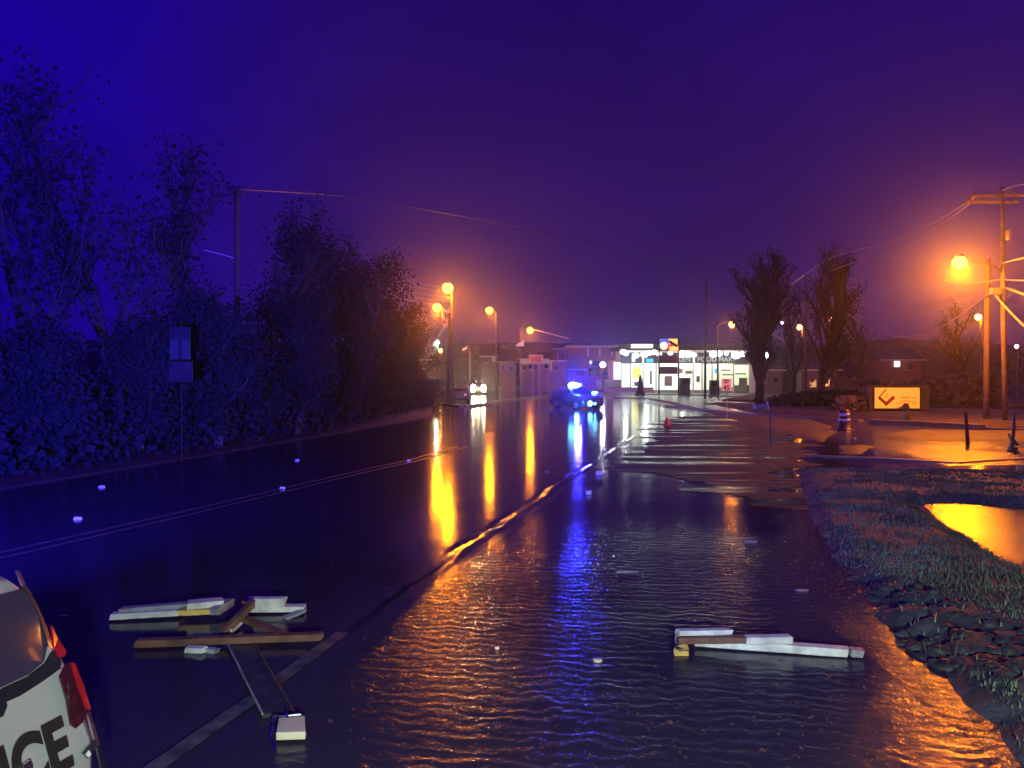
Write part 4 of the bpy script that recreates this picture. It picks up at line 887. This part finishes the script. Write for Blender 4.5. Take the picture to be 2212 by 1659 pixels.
spn(np_([(-40, 1500), (0, 1500), (8, 1525), (0, 1545), (-40, 1570)]), M_carb, "wheel_arch_trim", out=.02)
# letters follow the lower body side
me_l = None
def car_letters(s, vE, hgt, sh):
    c = bpy.data.curves.new("lettering", 'FONT'); c.body = s; c.size = hgt / .70; c.extrude = .003; c.offset = .012; c.align_x = 'RIGHT'; c.space_character = 1.0
    tmp = bpy.data.objects.new("tmp", c); COL.objects.link(tmp); dg = bpy.context.evaluated_depsgraph_get()
    me = bpy.data.meshes.new_from_object(tmp.evaluated_get(dg)); bpy.data.objects.remove(tmp)
    x0, z0 = vE
    for v in me.vertices:
        u, w_, e_ = v.co.x * .72, v.co.y, v.co.z
        z = z0 + w_; x = x0 - u + sh * w_; v.co = (x, halfw(z) + .010 + e_, z)
    me.materials.clear(); me.materials.append(M_black); o = bpy.data.objects.new("lettering", me); COL.objects.link(o); o.parent = near
xe, ze = onside(155, 1648); xt, zt = onside(127, 1549)
car_letters("POLICE", (xe, ze), zt - ze, (xt - xe) / (zt - ze) * .9)
nb = MB().box((.0, 0, 1.80), (.30, 1.2, .13)).build("light_bar", M_dark, near, bevel=.03, local=True)
for i in range(5): MB().box((.155, -.48 + i * .24, 1.80), (.02, .19, .09)).build("strobe", E_barb, nb, local=True)
for i in range(5): MB().box((-.155, -.48 + i * .24, 1.80), (.02, .19, .09)).build("strobe", E_barb, nb, local=True)
lp = Vector((cc.x, cc.y, 1.95)) + dirv * .35
bl = light("strobe_light", 'SPOT', lp, 48000, BLUE, .15, spot=84, aim=lp + Vector((-.62, 1, .20)), blend=.9)
light("strobe_light", 'SPOT', lp, 17000, BLUE, .15, spot=112, aim=lp + Vector((-.02, 1, -.30)), blend=1.0)

# far patrol car with blue strobes
fp = G(1249, 886); RZ = math.radians(-62)
far, spf = suv("patrol_car", "distant police vehicle glowing blue under flashing roof lights in mid road", "police car", (fp.x, fp.y + 2.0, 0), RZ, M_card)
fb = MB().box((-.1, 0, 1.82), (.3, 1.25, .14)).build("light_bar", M_dark, far, bevel=.03, local=True)
E_bar2 = E_bar
for i, (yy, ss) in enumerate(((-.36, .17), (-.02, .13), (.28, .07))):
    MB().blob((.0 + .06, yy, 1.87), ss * 2.0, 12, 8, sc=(1, 1.1, .75)).build("strobe", E_bar2, fb, local=True, smooth=True)
MB().blob((2.46, -.35, .52), .20, 12, 8).build("grille_strobe", E_bar2, far, local=True, smooth=True)
MB().blob((2.46, .1, .50), .10, 10, 6).build("grille_strobe", E_bar2, far, local=True, smooth=True)
MB().blob((.9, 1.16, 1.3), .13, 10, 6, sc=(1, 2.2, .7)).build("mirror_strobe", E_bar2, far, local=True, smooth=True)
light("strobe_light", 'POINT', P(1249, 822, fp.y + .2), 4500, BLUE, .25)
light("strobe_light", 'POINT', P(1246, 872, fp.y - 1.4), 300, (.05, .25, 1), .15)

# oncoming car
hp = ground_at(1035, 112, 0)
onc, _ = suv("oncoming_car", "car facing the camera with two glaring yellow-white headlights left of centre", "car", (hp.x, hp.y, 0), -PI / 2, M_card)
for sx in (-.72, .72):
    h_ = MB().blob((2.56, sx, .95), .36, 14, 8, sc=(.4, 1, 1.5)).build("lit_lamp", E_head, onc, local=True, smooth=True)
for sx in (-.72, .72): light("headlight_beam", 'SPOT', Vector((hp.x + sx, hp.y - 3.1, .95)), 700, (1, .85, .5), .15, spot=100, aim=(hp.x + sx - .5, 0, 0.9), blend=1)
light("headlight_glow", 'POINT', Vector((hp.x, hp.y - 3.3, 1.1)), 350, (1, .8, .45), .3)
# parked car behind the pole cluster
pk = ground_at(992, 76, 0)
park, _ = suv("parked_car", "dark parked car catching blue light beside the dark pole cluster", "car", (pk.x, pk.y + 2, 0), PI / 2, M_card)
for sx in (-.7, .7): MB().box((-2.5, sx * .9, .8), (.06, .22, .2)).build("tail_lamp", M_refl, park, local=True)

# ------------------------------------------------------------------ broken timber floating in the flood
def fl(vx, vy, z=.06): return G(vx, vy, z)
def board(mb, a, c, w_, h_):
    # a length of lumber with slightly uneven faces and a ragged end
    n = 6; a = Vector(a); c = Vector(c); d = (c - a); sd = d.normalized().cross(Vector((0, 0, 1))).normalized(); base = len(mb.v); e_ = d.normalized()
    for i in range(n + 1):
        p = a + d * i / n
        for x, y in ((-1, -1), (1, -1), (1, 1), (-1, 1)):
            k = random.uniform(-.02, .02) if i in (0, n) else 0
            q_ = p + sd * x * (w_ / 2 + random.uniform(-.0025, .0025)) + Vector((0, 0, 1)) * y * (h_ / 2 + random.uniform(-.002, .002)) + e_ * k; mb.v.append(tuple(q_))
    for i in range(n):
        for k in range(4): mb.f.append((base + i * 4 + k, base + (i + 1) * 4 + k, base + (i + 1) * 4 + (k + 1) % 4, base + i * 4 + (k + 1) % 4))
    mb.f.append((base, base + 1, base + 2, base + 3)); mb.f.append((base + n * 4 + 3, base + n * 4 + 2, base + n * 4 + 1, base + n * 4))
    return mb
t = thing("broken_timber", "white broken boards with a yellow stain, left end of the left debris pile", "timber", fl(370, 1335, 0), "broken timber floating in the flood")
board(MB(), fl(243, 1330, .05), fl(392, 1321, .06), .12, .06).build("lower_board", M_white, t, bevel=.006)
board(MB(), fl(258, 1318, .09), fl(408, 1306, .11), .10, .05).build("upper_board", M_whited, t, bevel=.006)
board(MB(), fl(404, 1309, .12), fl(484, 1302, .12), .16, .09).build("block", M_white, t, bevel=.012)
board(MB(), fl(388, 1322, .075), fl(470, 1318, .08), .11, .055).build("stained_board", M_ylw, t, bevel=.006)
board(MB(), fl(462, 1322, .08), fl(497, 1300, .10), .11, .08).build("broken_end", M_whited, t, bevel=.015)
t = thing("broken_timber", "short white block resting on a pale board, right end of the left debris pile", "timber", fl(600, 1310, 0), "broken timber floating in the flood")
board(MB(), fl(545, 1314, .05), fl(660, 1313, .05), .12, .06).build("lower_board", M_white, t, bevel=.006)
board(MB(), fl(535, 1300, .13), fl(616, 1300, .13), .10, .09).build("block", M_white, t, bevel=.01)
board(MB(), fl(616, 1335, .01), fl(658, 1318, .04), .08, .03).build("splinter", M_whited, t)
t = thing("broken_timber", "dark post leaning diagonally between the two white parts of the left pile", "timber", fl(510, 1345, 0), "broken timber floating in the flood")
board(MB(), fl(480, 1370, .02), fl(545, 1304, .24), .08, .07).build("timber", M_brown, t, bevel=.006); board(MB(), fl(538, 1308, .2), fl(524, 1300, .30), .03, .02).build("splinter", M_brown, t)
t = thing("broken_timber", "short brown plank slanting down to the long brown one", "timber", fl(570, 1352, 0), "broken timber floating in the flood")
board(MB(), fl(522, 1334, .10), fl(616, 1372, .07), .10, .04).build("timber", M_brown, t, bevel=.005)
t = thing("broken_timber", "long thin brown plank lying across the front of the left pile", "timber", fl(500, 1385, 0), "broken timber floating in the flood")
board(MB(), fl(293, 1389, .05), fl(698, 1374, .07), .09, .065).build("timber", M_brown, t, bevel=.006)
t = thing("broken_timber", "wide dark waterlogged plank pointing at the camera from the left pile", "timber", fl(560, 1460, 0), "broken timber floating in the flood")
MB().prism([fl(492, 1392, .025), fl(550, 1390, .025), fl(637, 1540, .03), fl(566, 1542, .03)], (0, 0, -.03)).build("timber", M_dboard, t)
board(MB(), fl(492, 1392, .036), fl(566, 1541, .04), .012, .018).build("left_edge_strip", M_whited, t); board(MB(), fl(550, 1390, .036), fl(637, 1540, .04), .010, .016).build("right_edge_strip", M_brown, t)
t = thing("broken_timber", "cream-topped block with metal fittings near the bottom of the picture", "timber", fl(628, 1585, 0), "broken timber floating in the flood")
MB().prism([fl(596, 1600, .02), fl(660, 1598, .02), fl(658, 1562, .02), fl(602, 1566, .02)], (0, 0, .055)).build("block", M_cream, t, bevel=.008)
MB().prism([fl(594, 1603, -.04), fl(662, 1601, -.04), fl(659, 1585, -.04), fl(596, 1587, -.04)], (0, 0, .055)).build("dark_base", M_whited, t, bevel=.008)
f_ = MB(); f_.tube([fl(586, 1560, .05), fl(592, 1548, .07), fl(620, 1546, .07), fl(650, 1543, .07)], .008, 6); f_.tube([fl(619, 1540, .09), fl(622, 1552, .07), fl(626, 1556, .06)], .008, 6); f_.tube([fl(588, 1568, .05), fl(584, 1592, .02), fl(596, 1624, .0)], .009, 6)
f_.build("metal_fitting", M_chrome, t)
t = thing("broken_timber", "small white scraps sticking out under the long brown plank", "timber", fl(424, 1402, 0), "broken timber floating in the flood")
board(MB(), fl(404, 1402, .02), fl(444, 1404, .03), .08, .05).build("white_scrap", M_white, t, bevel=.006); board(MB(), fl(446, 1403, .02), fl(470, 1407, .02), .06, .04).build("grey_scrap", M_whited, t)
t = thing("broken_timber", "white wedge caught between the brown planks of the left pile", "timber", fl(505, 1352, 0), "broken timber floating in the flood")
board(MB(), fl(492, 1366, .03), fl(518, 1342, .06), .07, .05).build("timber", M_white, t, bevel=.006)
# right pile
t = thing("broken_timber", "long white board with a dark grey end, lowest of the right pile", "timber", fl(1720, 1400, 0), "broken timber floating in the flood")
board(MB(), fl(1500, 1384, .055), fl(1832, 1408, .045), .11, .075).build("timber", M_white, t, bevel=.01); board(MB(), fl(1834, 1408, .045), fl(1862, 1410, .045), .10, .065).build("dark_end", M_whited, t, bevel=.02)
t = thing("broken_timber", "board brown at one end and white at the other, middle of the right pile", "timber", fl(1590, 1385, 0), "broken timber floating in the flood")
board(MB(), fl(1466, 1382, .11), fl(1612, 1380, .13), .10, .055).build("brown_part", M_brown, t, bevel=.006); board(MB(), fl(1608, 1382, .125), fl(1711, 1380, .125), .105, .068).build("white_part", M_white, t, bevel=.014)
t = thing("broken_timber", "short white board with a dark upper face, topmost of the right pile", "timber", fl(1520, 1370, 0), "broken timber floating in the flood")
board(MB(), fl(1464, 1366, .17), fl(1579, 1364, .17), .07, .045).build("timber", M_white, t, bevel=.005); board(MB(), fl(1462, 1360, .17), fl(1560, 1357, .18), .04, .03).build("dark_batten", M_dboard, t)
board(MB(), fl(1463, 1392, .0), fl(1463, 1364, .2), .04, .04).build("upright", M_whited, t)
t = thing("yellow_fitting", "small yellow fitting standing upright at the left end of the right debris pile", "debris", fl(1473, 1412, 0))
MB().prism([fl(1456, 1418, .0), fl(1489, 1418, .0), fl(1489, 1404, .03), fl(1480, 1402, .04), fl(1458, 1406, .03)], (0, .04, .035)).build("base", M_ylw, t, bevel=.008)
MB().prism([fl(1468, 1408, .05), fl(1482, 1406, .05), fl(1474, 1404, .15), fl(1464, 1404, .12)], (0, .015, 0)).build("leaf", M_cream, t)
MB().prism([fl(1482, 1406, .04), fl(1489, 1410, .06), fl(1486, 1404, .09)], (0, .015, 0)).build("leaf", M_ylw, t)
# litter and small floating scraps
def scrap(lab, vx, vy, lx, ly, h_, m_, rz=0.0, name="floating_scrap"):
    b = MB(); p = G(vx, vy, 0.005); Mx = Matrix.Rotation(rz, 3, 'Z'); n = 9
    poly = [p + Mx @ Vector((lx / 2 * math.cos(2 * PI * i / n) * random.uniform(.8, 1.1), ly / 2 * math.sin(2 * PI * i / n) * random.uniform(.75, 1.1), 0)) for i in range(n)]
    b.prism(poly, (0, 0, h_)); o = b.build(name, m_, bevel=min(.006, h_ / 3)); tag(o, lab, "litter", "scraps floating on the flood"); return o
scrap("thin pale stick floating in the open water right of centre", 1356, 1236, .30, .025, .015, M_whited)
scrap("small yellowish-white lump floating left of the right debris pile", 1291, 1430, .085, .06, .03, M_cream)
scrap("pale flat leaf floating above the right debris pile", 1733, 1276, .16, .09, .012, M_whited)
scrap("pale rectangular scrap floating before the grass verge", 1622, 1171, .20, .12, .02, M_whited)
scrap("white lump just right of the water ridge, the nearer of two", 1272, 1068, .14, .12, .08, M_refl)
scrap("white lump just right of the water ridge, the farther of two", 1295, 1026, .18, .14, .10, M_refl)
scrap("tiny white speck between the yellow reflections and the blue one", 1181, 1020, .12, .1, .04, M_whited)
scrap("small dim scrap floating above the left debris pile", 139, 1332, .12, .05, .012, M_whited)
scrap("tiny white dot in the rippled water below the ridge", 1074, 1402, .04, .035, .02, M_refl)
def marker(lab, vx, vy, s=.10):
    s *= .5
    p = G(vx, vy, 0); t_ = tag(MB().box(p + Vector((0, 0, .02)), (s * 2.2, s, .05), taper=.7).build("pavement_marker", M_refl, bevel=.006), lab, "road marker", "raised pavement markers"); return t_
marker("raised road marker on the double line, the one left of centre", 610, 1056, .12); marker("raised road marker farthest along the double line", 883, 996, .11)
marker("big near raised road marker at the left edge of the road", 168, 1122, .13); marker("raised road marker behind the nearest one on the left", 220, 1053, .13); marker("faint raised road marker deep in the dark water before the wood", 642, 995, .12)

def litter():
    b = MB()
    for k in range(1500):
        if k < 700:
            vx, vy = random.choice(((1745, 1110), (1775, 1160), (1800, 1215), (1835, 1262), (1900, 1330), (1945, 1395), (2040, 1470), (2130, 1560))); p = G(vx + random.gauss(-15, 30), vy + random.gauss(0, 28), .008)
        else: p = G(random.uniform(700, 1900), 1000 + 650 * random.random() ** 1.3, .006)
        s = random.uniform(.008, .028); a = random.uniform(0, PI); u = Vector((math.cos(a), math.sin(a), random.uniform(-.1, .3))) * s; v = Vector((-math.sin(a), math.cos(a), 0)) * s * random.uniform(.2, .6)
        b.add([p - u, p - v, p + u, p + v], [(0, 1, 2, 3)])
    o = b.build("leaf_litter", M_brown); tag(o, "scattered dead leaves and twig bits drifting along the waterline", "leaves", kind="stuff")
litter()
# ------------------------------------------------------------------ mud lumps along the verge
def lumps():
    b = MB(); n = 0
    while n < 120:
        vx = random.uniform(1790, 2300); vy = random.uniform(1235, 1600); p = G(vx, vy)
        A_ = np.array([p.x]); B_ = np.array([p.y])
        if sdist(A_, B_, mudband)[0] < -.05: continue
        n += 1; s = random.uniform(.02, .10); z = verge_z(A_, B_)[0] - .01
        b.blob((p.x, p.y, z), s, 11, 8, .17, (random.uniform(.7, 1.6), random.uniform(.7, 1.2), random.uniform(.4, .8)))
    o = b.build("mud_clods", M_soil, smooth=True); tag(o, "dark broken clods of mud along the eroded edge of the verge", "mud", kind="stuff")
lumps()

# ------------------------------------------------------------------ wet night air
hb = MB(); hb.box((0, 160, 22), (700, 428, 46.0)); hz = hb.build("haze", None); hz["kind"] = "stuff"; hz["label"] = "thin wet night haze over the whole place"
hm = bpy.data.materials.new("haze_air"); hm.use_nodes = True; t_ = hm.node_tree; t_.nodes.remove(t_.nodes["Principled BSDF"])
pv = t_.nodes.new("ShaderNodeVolumePrincipled"); pv.inputs["Color"].default_value = (.9, .88, .92, 1); pv.inputs["Density"].default_value = 0.0011; pv.inputs["Anisotropy"].default_value = 0.92
t_.links.new(pv.outputs[0], t_.nodes["Material Output"].inputs["Volume"]); hz.data.materials.append(hm)
